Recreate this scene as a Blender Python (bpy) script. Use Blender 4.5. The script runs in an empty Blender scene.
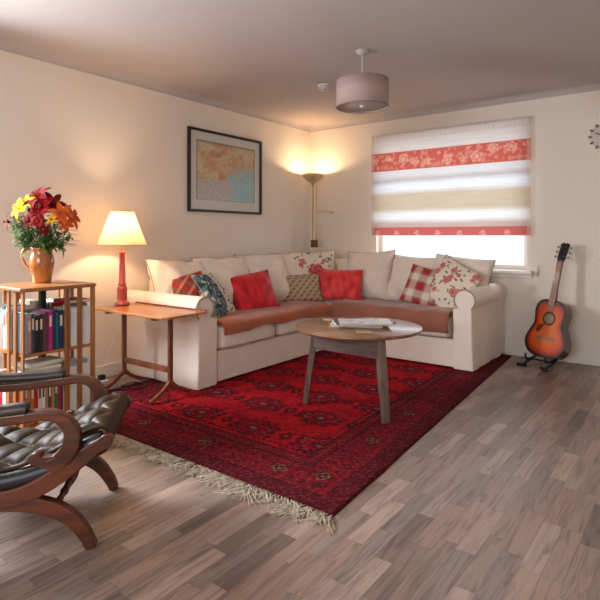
import bpy, bmesh, math, random
from math import sin, cos, pi, radians as rad, atan2, sqrt
from mathutils import Vector as V, Matrix, noise

SC = bpy.context.scene
C = SC.collection
random.seed(7)

# ------------------------------------------------------------------ camera
cam = bpy.data.objects.new('camera', bpy.data.cameras.new('camera'))
C.objects.link(cam)
cam.location = (0, 0, 1.12)
cam.rotation_euler = (pi / 2, 0, math.atan(400 / 531))
cam.data.sensor_width = 36
cam.data.lens = 36 * 531 / 600
cam.data.shift_y = -(300 - 236) / 600
cam.data.clip_start = 0.02
SC.camera = cam
SC.view_settings.view_transform = 'Standard'
SC.view_settings.look = 'None'
SC.view_settings.gamma = 1
SC.view_settings.exposure = 0.46
SC.view_settings.use_curve_mapping = False

# ------------------------------------------------------------------ sky, daylight and added fill
W = bpy.data.worlds.new('overcast_sky'); SC.world = W
W.use_nodes = True
bg = W.node_tree.nodes['Background']
bg.inputs[0].default_value = (0.86, 0.93, 1.0, 1)
bg.inputs[1].default_value = 0.95


def area(name, loc, rot, sx, sy, power, col):
    l = bpy.data.lights.new(name, 'AREA'); l.shape = 'RECTANGLE'
    l.size = sx; l.size_y = sy; l.energy = power; l.color = col
    o = bpy.data.objects.new(name, l); C.objects.link(o)
    o.location = loc; o.rotation_euler = rot
    return o


# daylight at the window in the back wall; fill added at two invented, unseen windows
area('daylight_back_window', (-2.07, 5.42, 1.5), (-pi / 2, 0, 0), 1.6, 1.35, 15, (0.88, 0.95, 1.0))
area('added_side_fill', (-3.98, 0.72, 1.55), (0, -rad(64), 0), 0.8, 0.8, 120, (0.93, 0.95, 1.0))
area('added_rear_fill', (-0.9, -1.98, 1.45), (rad(66), 0, 0), 2.1, 1.1, 50, (0.94, 0.95, 1.0))

# ------------------------------------------------------------------ node helpers
class NT:
    def __init__(s, name):
        s.m = bpy.data.materials.new(name); s.m.use_nodes = True
        s.t = s.m.node_tree; s.b = s.t.nodes['Principled BSDF']; s.out = s.t.nodes['Material Output']

    def n(s, typ, ins=None, **kw):
        x = s.t.nodes.new('ShaderNode' + typ)
        for k, v in kw.items(): setattr(x, k, v)
        for k, v in (ins or {}).items():
            if isinstance(v, bpy.types.NodeSocket): s.t.links.new(v, x.inputs[k])
            else: x.inputs[k].default_value = v
        return x

    def math(s, op, a, b=0.0, c=0.0):
        return s.n('Math', {0: a, 1: b, 2: c}, operation=op).outputs[0]

    def set(s, k, v):
        if isinstance(v, bpy.types.NodeSocket): s.t.links.new(v, s.b.inputs[k])
        else: s.b.inputs[k].default_value = v

    def ramp(s, fac, stops, interp='LINEAR'):
        r = s.n('ValToRGB', {0: fac}); cr = r.color_ramp; cr.interpolation = interp
        while len(cr.elements) < len(stops): cr.elements.new(0.5)
        for e, (p, c) in zip(cr.elements, stops): e.position = p; e.color = (*c, 1)
        return r.outputs[0]

    def bump(s, h, strength=0.3, dist=0.01):
        b = s.n('Bump', {'Height': h, 'Strength': strength, 'Distance': dist})
        s.set('Normal', b.outputs[0])

    def coord(s, kind='Object', scale=(1, 1, 1), rot=(0, 0, 0)):
        tc = s.n('TexCoord'); mp = s.n('Mapping', {'Vector': tc.outputs[kind], 'Scale': scale, 'Rotation': rot})
        return mp.outputs[0]


def lin(r, g, b):
    f = lambda v: (v / 255 / 12.92) if v <= 10 else ((v / 255 + 0.055) / 1.055) ** 2.4
    return (f(r), f(g), f(b))


def mat(name, rgb, rough=0.6, metal=0.0, var=0.0, nscale=8, bump=0.0, bscale=60, bdist=0.004, spec=0.5, coat=0.0, sheen=0.0):
    m = NT(name); c = lin(*rgb)
    if var:
        nz = m.n('TexNoise', {'Vector': m.coord(), 'Scale': nscale, 'Detail': 4.0}).outputs[0]
        col = m.ramp(nz, [(0.3, tuple(x * (1 - var) for x in c)), (0.7, tuple(min(1, x * (1 + var)) for x in c))])
        m.set('Base Color', col)
    else: m.set('Base Color', (*c, 1))
    m.set('Roughness', rough); m.set('Metallic', metal); m.set('Specular IOR Level', spec)
    if coat: m.set('Coat Weight', coat); m.set('Coat Roughness', 0.15)
    if sheen: m.set('Sheen Weight', sheen); m.set('Sheen Roughness', 0.5)
    if bump:
        nz = m.n('TexNoise', {'Vector': m.coord(), 'Scale': bscale, 'Detail': 3.0}).outputs[0]
        m.bump(nz, bump, bdist)
    return m.m


def wood(name, dark, light, rough=0.4, axis=2, scale=6, coat=0.2):
    m = NT(name); sc = [14 * scale, 14 * scale, 14 * scale]; sc[axis] = scale
    v = m.coord(scale=tuple(x / 6 for x in sc))
    nz = m.n('TexNoise', {'Vector': v, 'Scale': 1.6, 'Detail': 6.0, 'Distortion': 0.6}).outputs[0]
    m.set('Base Color', m.ramp(nz, [(0.3, lin(*dark)), (0.7, lin(*light))]))
    m.set('Roughness', rough); m.set('Coat Weight', coat); m.set('Coat Roughness', 0.2)
    m.bump(nz, 0.08, 0.003)
    return m.m


def colmat(name, rough=0.85, bump=0.25, bscale=120, bdist=0.004, sheen=0.0, attr='Col', spec=0.3):
    m = NT(name)
    a = m.n('Attribute', attribute_name=attr).outputs[0]
    m.set('Base Color', a); m.set('Roughness', rough); m.set('Specular IOR Level', spec)
    if sheen: m.set('Sheen Weight', sheen)
    if bump:
        m.bump(m.n('TexNoise', {'Vector': m.coord(), 'Scale': bscale, 'Detail': 2.0}).outputs[0], bump, bdist)
    return m.m


# ------------------------------------------------------------------ mesh helpers
def obj(name, bm, m=None, parent=None, smooth=False, loc=None, rot=None, bevel=0, sub=0, solid=0, autosmooth=False):
    me = bpy.data.meshes.new(name)
    bmesh.ops.recalc_face_normals(bm, faces=bm.faces)
    bm.to_mesh(me); bm.free()
    o = bpy.data.objects.new(name, me); C.objects.link(o)
    if m:
        for x in (m if isinstance(m, (list, tuple)) else [m]): me.materials.append(x)
    if parent is not None: o.parent = parent
    if loc is not None: o.location = loc
    if rot is not None: o.rotation_euler = rot
    if smooth:
        for p in me.polygons: p.use_smooth = True
    if solid:
        s = o.modifiers.new('solid', 'SOLIDIFY'); s.thickness = solid; s.offset = 0
    if bevel:
        b = o.modifiers.new('bevel', 'BEVEL'); b.width = bevel; b.segments = 3; b.limit_method = 'ANGLE'; b.angle_limit = rad(35)
        b.harden_normals = False
    if sub:
        s = o.modifiers.new('sub', 'SUBSURF'); s.levels = sub; s.render_levels = sub
    return o


def thing(name, label, cat, loc=(0, 0, 0), rz=0, group=None):
    o = bpy.data.objects.new(name, None); C.objects.link(o); o.empty_display_size = 0.05
    o.location = loc; o.rotation_euler = (0, 0, rz)
    return tag(o, label, cat, group)


def tag(o, label, cat, group=None, kind=None):
    o['label'] = label; o['category'] = cat
    if group: o['group'] = group
    if kind: o['kind'] = kind
    return o


def struct(name, bm, m, **k):
    o = obj(name, bm, m, **k); o['kind'] = 'structure'; return o


def B(): return bmesh.new()


def box(bm, c, s, M=None, mi=0):
    r = bmesh.ops.create_cube(bm, size=1)
    T = Matrix.Translation(c) @ (M.to_4x4() if M else Matrix.Identity(4)) @ Matrix.Diagonal((*s, 1))
    bmesh.ops.transform(bm, matrix=T, verts=r['verts'])
    if mi:
        for f in {f for v in r['verts'] for f in v.link_faces}: f.material_index = mi
    return r['verts']


def box2(bm, a, b, mi=0):
    return box(bm, [(a[i] + b[i]) / 2 for i in range(3)], [abs(b[i] - a[i]) for i in range(3)], mi=mi)


def tube(bm, pts, r, seg=10, close=False, mi=0):
    pts = [V(p) for p in pts]; n = len(pts)
    rs = r if isinstance(r, (list, tuple)) else [r] * n
    up = None; rings = []
    for i, p in enumerate(pts):
        d = (pts[min(i + 1, n - 1)] - pts[max(i - 1, 0)])
        if d.length < 1e-9: d = V((0, 0, 1))
        d.normalize()
        if up is None:
            up = V((0, 0, 1)) if abs(d.z) < 0.9 else V((1, 0, 0))
        a = d.cross(up).normalized(); up = a.cross(d).normalized()
        rings.append([bm.verts.new(p + (a * cos(2 * pi * k / seg) + up * sin(2 * pi * k / seg)) * rs[i]) for k in range(seg)])
    for i in range(n - 1):
        for k in range(seg):
            f = bm.faces.new((rings[i][k], rings[i][(k + 1) % seg], rings[i + 1][(k + 1) % seg], rings[i + 1][k])); f.material_index = mi; f.smooth = True
    for rg in (rings[0][::-1], rings[-1]):
        f = bm.faces.new(rg); f.material_index = mi
    return rings


def bar(bm, pts, w, t, side=None, taper=None):
    """rectangular section sweep; w along 'side' vector, t in the plane of the curve"""
    pts = [V(p) for p in pts]; n = len(pts); side = V(side).normalized(); rings = []
    for i, p in enumerate(pts):
        d = (pts[min(i + 1, n - 1)] - pts[max(i - 1, 0)]).normalized()
        nn = side.cross(d).normalized(); k = taper[i] if taper else 1
        tt = t * k / 2
        rings.append([bm.verts.new(p + side * sx * w / 2 + nn * sy * tt) for sx, sy in ((-1, -1), (1, -1), (1, 1), (-1, 1))])
    for i in range(n - 1):
        for k in range(4):
            bm.faces.new((rings[i][k], rings[i][(k + 1) % 4], rings[i + 1][(k + 1) % 4], rings[i + 1][k]))
    bm.faces.new(rings[0][::-1]); bm.faces.new(rings[-1])


def lathe(bm, prof, seg=32, c=(0, 0, 0), cap=True, mi=0):
    rings = []
    for r, z in prof:
        rings.append([bm.verts.new((c[0] + r * cos(2 * pi * k / seg), c[1] + r * sin(2 * pi * k / seg), c[2] + z)) for k in range(seg)])
    for i in range(len(prof) - 1):
        for k in range(seg):
            f = bm.faces.new((rings[i][k], rings[i][(k + 1) % seg], rings[i + 1][(k + 1) % seg], rings[i + 1][k])); f.smooth = True; f.material_index = mi
    if cap:
        for rg in (rings[0][::-1], rings[-1]):
            if prof[0][0] > 1e-5 or rg is rings[-1]:
                try: f = bm.faces.new(rg); f.material_index = mi
                except ValueError: pass
    return rings


def prism(bm, poly, z0, z1, M=None):
    """poly in xy, extruded in z, transformed by M"""
    a = [bm.verts.new((x, y, z0)) for x, y in poly]; b = [bm.verts.new((x, y, z1)) for x, y in poly]
    n = len(poly)
    bm.faces.new(a[::-1]); bm.faces.new(b)
    for i in range(n): bm.faces.new((a[i], a[(i + 1) % n], b[(i + 1) % n], b[i]))
    if M: bmesh.ops.transform(bm, matrix=M, verts=a + b)
    return a + b


def spline(pts, n=8):
    """Catmull-Rom"""
    P = [V(p) for p in pts]; P = [P[0] * 2 - P[1]] + P + [P[-1] * 2 - P[-2]]; out = []
    for i in range(1, len(P) - 2):
        for k in range(n):
            t = k / n
            out.append(0.5 * ((2 * P[i]) + (-P[i - 1] + P[i + 1]) * t + (2 * P[i - 1] - 5 * P[i] + 4 * P[i + 1] - P[i + 2]) * t * t + (-P[i - 1] + 3 * P[i] - 3 * P[i + 1] + P[i + 2]) * t ** 3))
    out.append(P[-2]); return out


def paint(o, fn, attr='Col'):
    """fn(co) -> linear rgb, per vertex"""
    me = o.data; a = me.color_attributes.new(attr, 'FLOAT_COLOR', 'POINT')
    for i, v in enumerate(me.vertices):
        a.data[i].color = (*fn(v.co), 1)


def smooth01(a, b, x):
    t = max(0, min(1, (x - a) / (b - a))); return t * t * (3 - 2 * t)


def mix(a, b, t): return tuple(a[i] * (1 - t) + b[i] * t for i in range(3))


def orient(o, loc, yaw, tilt=20, roll=0):
    """local XY = face of a cushion, +Z its front; yaw = compass of the normal"""
    ps, th = rad(yaw), rad(tilt)
    n = V((cos(ps) * cos(th), sin(ps) * cos(th), sin(th))); x = V((-sin(ps), cos(ps), 0)); y = n.cross(x)
    M = Matrix((x, y, n)).transposed() @ Matrix.Rotation(rad(roll), 3, 'Z')
    o.matrix_basis = Matrix.Translation(loc) @ M.to_4x4()


def pillow_bm(w, h, t, n=28, ear=0.05, pw=4, wr=0.006, seed=0, sag=0.0):
    bm = B(); G = {}
    for s in (1, -1):
        for i in range(n + 1):
            for j in range(n + 1):
                u = -1 + 2 * i / n; v = -1 + 2 * j / n
                edge = i in (0, n) or j in (0, n)
                if s == -1 and edge: G[(s, i, j)] = G[(1, i, j)]; continue
                x = u * w / 2 * (1 - ear * (1 - v * v)); y = v * h / 2 * (1 - ear * (1 - u * u))
                k = ((1 - abs(u) ** pw) * (1 - abs(v) ** pw)) ** 0.5
                if sag: k *= 1 + sag * (-v) * (1 - v * v)
                z = s * t / 2 * k + wr * noise.noise(V((u * 2.2 + seed, v * 2.2, s * 3))) * (0 if edge else 1) * 2
                G[(s, i, j)] = bm.verts.new((x, y, z))
    for s in (1, -1):
        for i in range(n):
            for j in range(n):
                q = [G[(s, i, j)], G[(s, i + 1, j)], G[(s, i + 1, j + 1)], G[(s, i, j + 1)]]
                f = bm.faces.new(q if s == 1 else q[::-1]); f.smooth = True
    return bm


def piping_bm(w, h, r=0.006, ear=0.05, n=16):
    bm = B(); pts = []
    for k in range(4 * n + 1):
        s, t = divmod(k, n); t = t / n * 2 - 1; s %= 4
        u, v = [(t, -1), (1, t), (-t, 1), (-1, -t)][s]
        pts.append((u * w / 2 * (1 - ear * (1 - v * v)), v * h / 2 * (1 - ear * (1 - u * u)), 0))
    tube(bm, pts, r, 6); return bm


def rbox_bm(w, d, h, n=10, bulge=0.015, pw=6, seed=0, wr=0.004):
    """soft upholstered box centred on origin"""
    bm = B(); r = bmesh.ops.create_cube(bm, size=2)
    bmesh.ops.subdivide_edges(bm, edges=bm.edges, cuts=n, use_grid_fill=True)
    for v in bm.verts:
        x, y, z = v.co; L = (abs(x) ** pw + abs(y) ** pw + abs(z) ** pw) ** (1 / pw)
        x, y, z = x / L, y / L, z / L
        bz = bulge * (1 - x ** 4) * (1 - y ** 4) * (1 if z > 0 else -0.2)
        q = noise.noise(V((x * 2 + seed, y * 2, z * 2))) * wr
        v.co = (x * w / 2 + q, y * d / 2 + q, z * h / 2 + bz + q)
    for f in bm.faces: f.smooth = True
    return bm

# ------------------------------------------------------------------ materials
M_wall = mat('cream_wall_paint', (236, 224, 209), 0.9, bump=0.05, bscale=180)
M_ceil = mat('dimmed_ceiling_paint', (186, 176, 172), 0.92, bump=0.04, bscale=90)  # grey carries the darkening overhead; the ceiling itself is taken as white
M_trim = mat('white_gloss_trim', (232, 226, 218), 0.4)
M_sofa = mat('cream_cotton_cover', (236, 220, 205), 0.9, var=0.03, bump=0.15, bscale=220, bdist=0.002, sheen=0.2)
M_sofa_t = mat('shaded_piping', (172, 148, 122), 0.9)  # piping darkened to paint the shade in the cushion seams
M_brass = mat('antique_brass', (214, 188, 146), 0.4, metal=0.6)
M_oak = wood('bookcase_oak', (124, 72, 34), (176, 114, 62), 0.4)
M_oak_h = wood('bookcase_oak_flat', (132, 78, 38), (184, 120, 68), 0.35, axis=0)
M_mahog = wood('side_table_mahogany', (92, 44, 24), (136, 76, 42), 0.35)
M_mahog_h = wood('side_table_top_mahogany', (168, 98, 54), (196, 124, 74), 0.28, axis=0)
M_chairw = wood('armchair_beech', (52, 22, 9), (112, 53, 24), 0.42, axis=0, coat=0.0)
M_ctab = wood('coffee_table_oak', (104, 66, 46), (156, 110, 78), 0.3, axis=0, coat=0.5)
M_capr = wood('coffee_table_apron_oak', (78, 60, 56), (122, 100, 92), 0.42, axis=0)
M_cleg = wood('coffee_table_leg_oak', (84, 64, 56), (130, 106, 94), 0.42, axis=2)
M_black = mat('black_plastic', (18, 18, 19), 0.45)
M_white = mat('white_plastic', (226, 224, 220), 0.4)
M_dark = mat('dark_metal', (34, 30, 28), 0.5, metal=0.4)  # plain dark metal for swivel, test button and clock hands
M_chrome = mat('chrome', (200, 200, 200), 0.2, metal=1.0)
M_page = mat('book_pages', (228, 218, 198), 0.9)


def glass():
    m = NT('window_glass'); t = m.t
    tr = m.n('BsdfTransparent', {0: (0.97, 0.99, 1.0, 1)}).outputs[0]; gl = m.n('BsdfGlossy', {1: 0.02}).outputs[0]
    fr = m.math('MULTIPLY_ADD', m.math('POWER', m.n('LayerWeight').outputs[1], 4.0), 0.5, 0.015)
    mx = m.n('MixShader', {0: fr, 1: tr, 2: gl}).outputs[0]
    t.links.new(mx, m.out.inputs[0]); return m.m
M_glass = glass()


def translucent(name, rgb, k=0.5, attr=None, rough=0.9):
    m = NT(name)
    c = m.n('Attribute', attribute_name=attr).outputs[0] if attr else (*lin(*rgb), 1)
    tl = m.n('BsdfTranslucent', {0: c}).outputs[0]; df = m.n('BsdfDiffuse', {0: c}).outputs[0]
    mx = m.n('MixShader', {0: k, 1: df, 2: tl}).outputs[0]
    m.t.links.new(mx, m.out.inputs[0]); return m.m


def emis(name, rgb, s):
    m = NT(name); m.set('Base Color', (*lin(*rgb), 1)); m.set('Emission Color', (*lin(*rgb), 1)); m.set('Emission Strength', s); return m.m


def floor_mat():
    m = NT('strip_laminate_floor'); tc = m.n('TexCoord').outputs['Object']
    sp = m.n('SeparateXYZ', {0: tc}); X, Y = sp.outputs[0], sp.outputs[1]
    wd, ln = 0.070, 0.36
    row = m.math('FLOOR', m.math('DIVIDE', X, wd))
    h = m.n('TexWhiteNoise', {'W': row}, noise_dimensions='1D').outputs[0]
    ys = m.math('ADD', m.math('DIVIDE', Y, ln), m.math('MULTIPLY', h, 7.3))
    col = m.math('FLOOR', ys)
    cv = m.n('CombineXYZ', {0: row, 1: col}).outputs[0]
    id1 = m.n('TexWhiteNoise', {'Vector': cv}, noise_dimensions='2D')
    tone = m.ramp(id1.outputs[0], [(0.0, lin(114, 96, 87)), (0.25, lin(152, 129, 116)), (0.5, lin(130, 115, 106)), (0.75, lin(174, 150, 136)), (1.0, lin(146, 119, 106))])
    # grain
    off = m.n('VectorMath', {0: id1.outputs[1], 1: (9, 9, 9)}, operation='MULTIPLY').outputs[0]
    gv = m.n('VectorMath', {0: m.n('CombineXYZ', {0: m.math('MULTIPLY', X, 38), 1: m.math('MULTIPLY', Y, 3.2)}).outputs[0], 1: off}, operation='ADD').outputs[0]
    g = m.n('TexNoise', {'Vector': gv, 'Scale': 1.0, 'Detail': 6.0, 'Distortion': 1.4}).outputs[0]
    g2 = m.ramp(g, [(0.3, (0.56, 0.54, 0.53)), (0.52, (1, 1, 1)), (0.75, (1.14, 1.13, 1.12))])
    c = m.n('Mix', {0: 1.0, 6: tone, 7: g2}, data_type='RGBA', blend_type='MULTIPLY').outputs[2]
    fx = m.math('FRACT', m.math('DIVIDE', X, wd)); fy = m.math('FRACT', ys)
    e1 = m.math('LESS_THAN', m.math('MINIMUM', fx, m.math('SUBTRACT', 1.0, fx)), 0.014)
    e2 = m.math('LESS_THAN', m.math('MINIMUM', fy, m.math('SUBTRACT', 1.0, fy)), 0.0025)
    e = m.math('MAXIMUM', e1, e2)
    c2 = m.n('Mix', {0: m.math('MULTIPLY', e, 0.45), 6: c, 7: (0.07, 0.05, 0.04, 1)}, data_type='RGBA').outputs[2]
    m.set('Base Color', c2); m.set('Roughness', m.math('MULTIPLY_ADD', g, 0.2, 0.3)); m.set('Specular IOR Level', 0.45)
    m.bump(m.math('SUBTRACT', g, e), 0.08, 0.002)
    return m.m

# ------------------------------------------------------------------ room
X0, X1, Y0, Y1, HZ = -3.77, 1.5, -1.7, 5.2, 2.43
TH = 0.15
bm = B(); box2(bm, (X0 - TH, Y0 - TH, -0.1), (X1 + TH, Y1 + TH, 0)); struct('floor', bm, floor_mat())
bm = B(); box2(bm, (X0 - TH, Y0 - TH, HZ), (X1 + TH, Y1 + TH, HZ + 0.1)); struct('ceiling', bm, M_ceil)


def wall_hole(name, axis, p0, p1, a0, a1, holes):
    """wall slab; axis 'x' means the wall runs along X"""
    bm = B(); h = holes
    def seg(u0, u1, z0, z1):
        if axis == 'x': box2(bm, (u0, p0, z0), (u1, p1, z1))
        else: box2(bm, (p0, u0, z0), (p1, u1, z1))
    if not h: seg(a0, a1, 0, HZ)
    else:
        (u0, u1, z0, z1) = h
        seg(a0, u0, 0, HZ); seg(u1, a1, 0, HZ); seg(u0, u1, 0, z0); seg(u0, u1, z1, HZ)
    return struct(name, bm, M_wall)


WB = (-2.86, -1.28, 0.80, 2.16)
wall_hole('wall_back', 'x', Y1, Y1 + TH, X0, X1, WB)
WL = (0.30, 1.20, 0.90, 1.95)
wall_hole('wall_left', 'y', X0 - TH, X0, Y0 - TH, Y1 + TH, WL)
wall_hole('wall_right', 'y', X1, X1 + TH, Y0 - TH, Y1 + TH, None)
WR = (-2.05, 0.25, 0.6, 2.1)
wall_hole('wall_front', 'x', Y0 - TH, Y0, X0, X1, WR)


def window(name, axis, u0, u1, z0, z1, p, inward, mull=1, sill=True):
    """frame set in the wall opening; p = plane of the frame, inward = sign towards the room"""
    e = bpy.data.objects.new(name, None); C.objects.link(e); e['kind'] = 'structure'
    def mk(a, b):
        if axis == 'x': return (a[0], a[1], a[2]), (b[0], b[1], b[2])
        return (a[1], a[0], a[2]), (b[1], b[0], b[2])
    def bx(bm, a, b): box2(bm, *mk(a, b))
    f = 0.045; bm = B()
    bx(bm, (u0, p - 0.03, z0), (u0 + f, p + 0.03, z1)); bx(bm, (u1 - f, p - 0.03, z0), (u1, p + 0.03, z1))
    bx(bm, (u0 + f, p - 0.03, z0), (u1 - f, p + 0.03, z0 + f)); bx(bm, (u0 + f, p - 0.03, z1 - f), (u1 - f, p + 0.03, z1))
    for k in range(mull):
        c = u0 + (u1 - u0) * (k + 1) / (mull + 1); bx(bm, (c - 0.025, p - 0.025, z0 + f), (c + 0.025, p + 0.025, z1 - f))
    obj('window_frame', bm, M_trim, e, bevel=0.004)
    for k in range(mull + 1):
        a = u0 + (u1 - u0) * k / (mull + 1); b = u0 + (u1 - u0) * (k + 1) / (mull + 1)
        bm = B(); bx(bm, (a + 0.03, p - 0.003, z0 + f), (b - 0.03, p + 0.003, z1 - f)); obj('window_pane', bm, M_glass, e)
    if sill:
        bm = B(); q = sorted((p + 0.028 * inward, p + inward * 0.20))
        bx(bm, (u0 - 0.09, q[0], z0 - 0.03), (u1 + 0.06, q[1], z0 - 0.001)); obj('window_sill', bm, M_trim, e, bevel=0.006)
        bm = B(); q = sorted((p + 0.1 * inward, p + inward * 0.125))
        bx(bm, (u0 - 0.06, q[0], z0 - 0.07), (u1 + 0.04, q[1], z0 - 0.031)); obj('window_apron', bm, M_trim, e, bevel=0.003)
    return e


window('window_1', 'x', *WB, Y1 + 0.1, -1, mull=0)
window('added_side_window', 'y', *WL, X0 - 0.1, 1, mull=0, sill=False)  # unseen window, added for side light and the guitar's shadow
window('added_rear_window', 'x', *WR, Y0 - 0.1, 1, mull=2)  # unseen window behind the camera, added for fill light

# skirting and coving
for nm, a, b in (('baseboard_back', (X0, Y1 - 0.016, 0), (X1, Y1, 0.10)), ('baseboard_left', (X0, Y0, 0), (X0 + 0.016, Y1 - 0.016, 0.10)),
                 ('baseboard_right', (X1 - 0.016, Y0, 0), (X1, Y1 - 0.016, 0.10)), ('baseboard_front', (X0 + 0.016, Y0, 0), (X1 - 0.016, Y0 + 0.016, 0.10))):
    bm = B(); box2(bm, a, b); struct(nm, bm, M_trim, bevel=0.005)


def coving(name, a, b, inw):
    bm = B(); r = 0.055; prof = []
    for k in range(7):
        t = k / 6 * pi / 2; prof.append((r * (1 - sin(t)), -r * (1 - cos(t))))
    prof = [(0, 0)] + [(r, 0)] + [(p[0], p[1]) for p in prof[1:-1]] + [(0, -r)]
    va, vb = [], []
    for (p, z) in prof:
        va.append(bm.verts.new((a[0] + inw[0] * p, a[1] + inw[1] * p, HZ + z))); vb.append(bm.verts.new((b[0] + inw[0] * p, b[1] + inw[1] * p, HZ + z)))
    n = len(prof)
    for i in range(n): bm.faces.new((va[i], va[(i + 1) % n], vb[(i + 1) % n], vb[i]))
    bm.faces.new(va); bm.faces.new(vb[::-1])
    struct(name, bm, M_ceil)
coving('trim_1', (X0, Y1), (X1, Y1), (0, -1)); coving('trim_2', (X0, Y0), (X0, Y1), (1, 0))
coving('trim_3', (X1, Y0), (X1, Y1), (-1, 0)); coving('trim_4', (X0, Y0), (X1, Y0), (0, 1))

# ------------------------------------------------------------------ rug
RUGZ = 0.010
RW0, RW1, RY0, RY1 = -3.42, -1.165, 1.765, 5.13
def rug_x(x, y): return x - 0.07 * (y - RY0) * ((x - RW0) / (RW1 - RW0))


def rug_col(x, y):
    L, Wd = RY1 - RY0, RW1 - RW0; a, b = x - RW0, y - RY0
    s = min(a, Wd - a, b, L - b)
    wob = V((x, y, 0)) + V((noise.noise(V((x * 7, y * 7, 1))), noise.noise(V((x * 7, y * 7, 5))), 0)) * 0.022
    along = b if min(a, Wd - a) < min(b, L - b) else a
    red, mar, blk, ora, crm = lin(188, 26, 36), lin(112, 20, 32), lin(50, 18, 27), lin(168, 62, 34), lin(186, 140, 96)
    nz = noise.noise(V((x * 9, y * 9, 0))) * 0.5 + noise.noise(V((x * 40, y * 40, 3))) * 0.5
    if s < 0.40:
        if s < 0.02: c = mix(blk, mar, 0.4)
        elif s < 0.10:
            c = mix(mar, blk, 0.55 if sin(along * 150) * sin(s * 180) > 0 else 0.1)
        elif s < 0.115 or 0.305 < s < 0.32 or 0.385 < s: c = mix(blk, mar, 0.3)
        elif s < 0.305:
            c = mix(mar, red, 0.25)
            d = abs(((along * 1 / 0.075) % 1) - 0.5); e = abs(((s - 0.115) / 0.095) % 1 - 0.5)
            if d + e < 0.33: c = mix(blk, mar, 0.35)
            if d + e < 0.12: c = mix(ora, mar, 0.5)
            ph = (along / 0.52) % 1 - 0.5; dx = ph * 0.52; dy = s - 0.21
            q = abs(dx) / 0.055 + abs(dy) / 0.045
            if q < 1.15: c = blk
            if 0.66 < q < 0.92 or q < 0.28: c = mix(crm, mar, 0.55)
        else:
            c = mix(mix(mar, red, 0.25), blk, 0.55 if sin(along * 110 + (s * 120)) > 0.1 else 0.0)
            if abs(s - 0.352) < 0.006: c = mix(mar, ora, 0.5)
    else:
        c = mix(red, mar, 0.15 + 0.2 * nz)
        # rows of guls
        px, py = 0.46, 0.36; a, b = wob.x - RW0, wob.y - RY0
        row = math.floor((b) / py); fx = ((a + (row % 2) * px / 2) / px) % 1 - 0.5; fy = (b / py) % 1 - 0.5
        dx, dy = abs(fx * px), abs(fy * py)
        lob = 1 + 0.10 * sin(atan2(dy, dx) * 12); o = max(dx / 0.165, dy / 0.115, (dx / 0.165 + dy / 0.115) / 1.4) * lob
        if o < 1: c = mix(blk, mar, 0.45)
        if o < 1 and (int((dx + 0.01) / 0.02) + int((dy + 0.01) / 0.018)) % 3 == 0: c = mix(mar, red, 0.6)
        if o < 0.5: c = mix(mar, blk, 0.2)
        if 0.38 < o < 0.5: c = mix(red, mar, 0.35)
        if o < 0.16 or (0.55 < o < 0.72 and noise.noise(V((x * 60, y * 60, 9))) > 0.22): c = mix(lin(150, 110, 104), mar, 0.35)
        if o >= 1 and noise.noise(V((x * 26, y * 26, 6))) > 0.30: c = mix(c, blk, 0.45)
        # small secondary motif between
        gx = ((a + (row % 2) * px / 2) / px + 0.5) % 1 - 0.5
        q = abs(gx * px) / 0.045 + dy / 0.06
        if q < 1: c = mix(blk, mar, 0.4)
        if q < 0.35: c = mix(ora, red, 0.4)
        if abs(s - 0.43) < 0.009 and sin(along * 160) > 0: c = blk
    sp = noise.noise(V((x * 75, y * 75, 12)))
    if s < 0.40:
        c = mix(c, blk, max(0, min(0.7, 0.22 + sp * 1.3)))
        if sp < -0.28: c = mix(c, lin(150, 84, 72), 0.35)
    elif sp > 0.25: c = mix(c, blk, 0.35)
    return mix(c, mix(c, blk, 0.6), max(0, min(1, 0.15 + nz * 1.3)))


bm = B(); nx, ny = 250, 370; g = []
for i in range(nx + 1):
    rowv = []
    for j in range(ny + 1):
        x = RW0 + (RW1 - RW0) * i / nx; y = RY0 + (RY1 - RY0) * j / ny
        ed = i in (0, nx) or j in (0, ny)
        rowv.append(bm.verts.new((rug_x(x, y) + (0.004 * sin(y * 9) if i == nx else 0), y, 0.002 if ed else RUGZ - 0.001 + 0.0012 * noise.noise(V((x * 3, y * 3, 0))))))
    g.append(rowv)
for i in range(nx):
    for j in range(ny): bm.faces.new((g[i][j], g[i + 1][j], g[i + 1][j + 1], g[i][j + 1])).smooth = True
bot = [bm.verts.new((v.co.x, v.co.y, 0.0005)) for v in (g[0][0], g[nx][0], g[nx][ny], g[0][ny])]
bm.faces.new(bot[::-1])
rug = thing('area_rug', 'large crimson oriental wool rug with dark medallions and fringed end', 'rug')
o = obj('rug_pile', bm, colmat('rug_wool', 1.0, 0.6, 260, 0.004, spec=0.08), rug)
me = o.data; ca = me.color_attributes.new('Col', 'FLOAT_COLOR', 'POINT')
for k, v in enumerate(me.vertices):
    i, j = divmod(k, ny + 1)
    if i > nx: ca.data[k].color = (0.05, 0.01, 0.01, 1); continue
    ca.data[k].color = (*rug_col(RW0 + (RW1 - RW0) * min(i, nx) / nx, RY0 + (RY1 - RY0) * j / ny), 1)
M_fringe = mat('rug_fringe_cotton', (196, 180, 158), 0.95, var=0.3, nscale=40)
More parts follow.
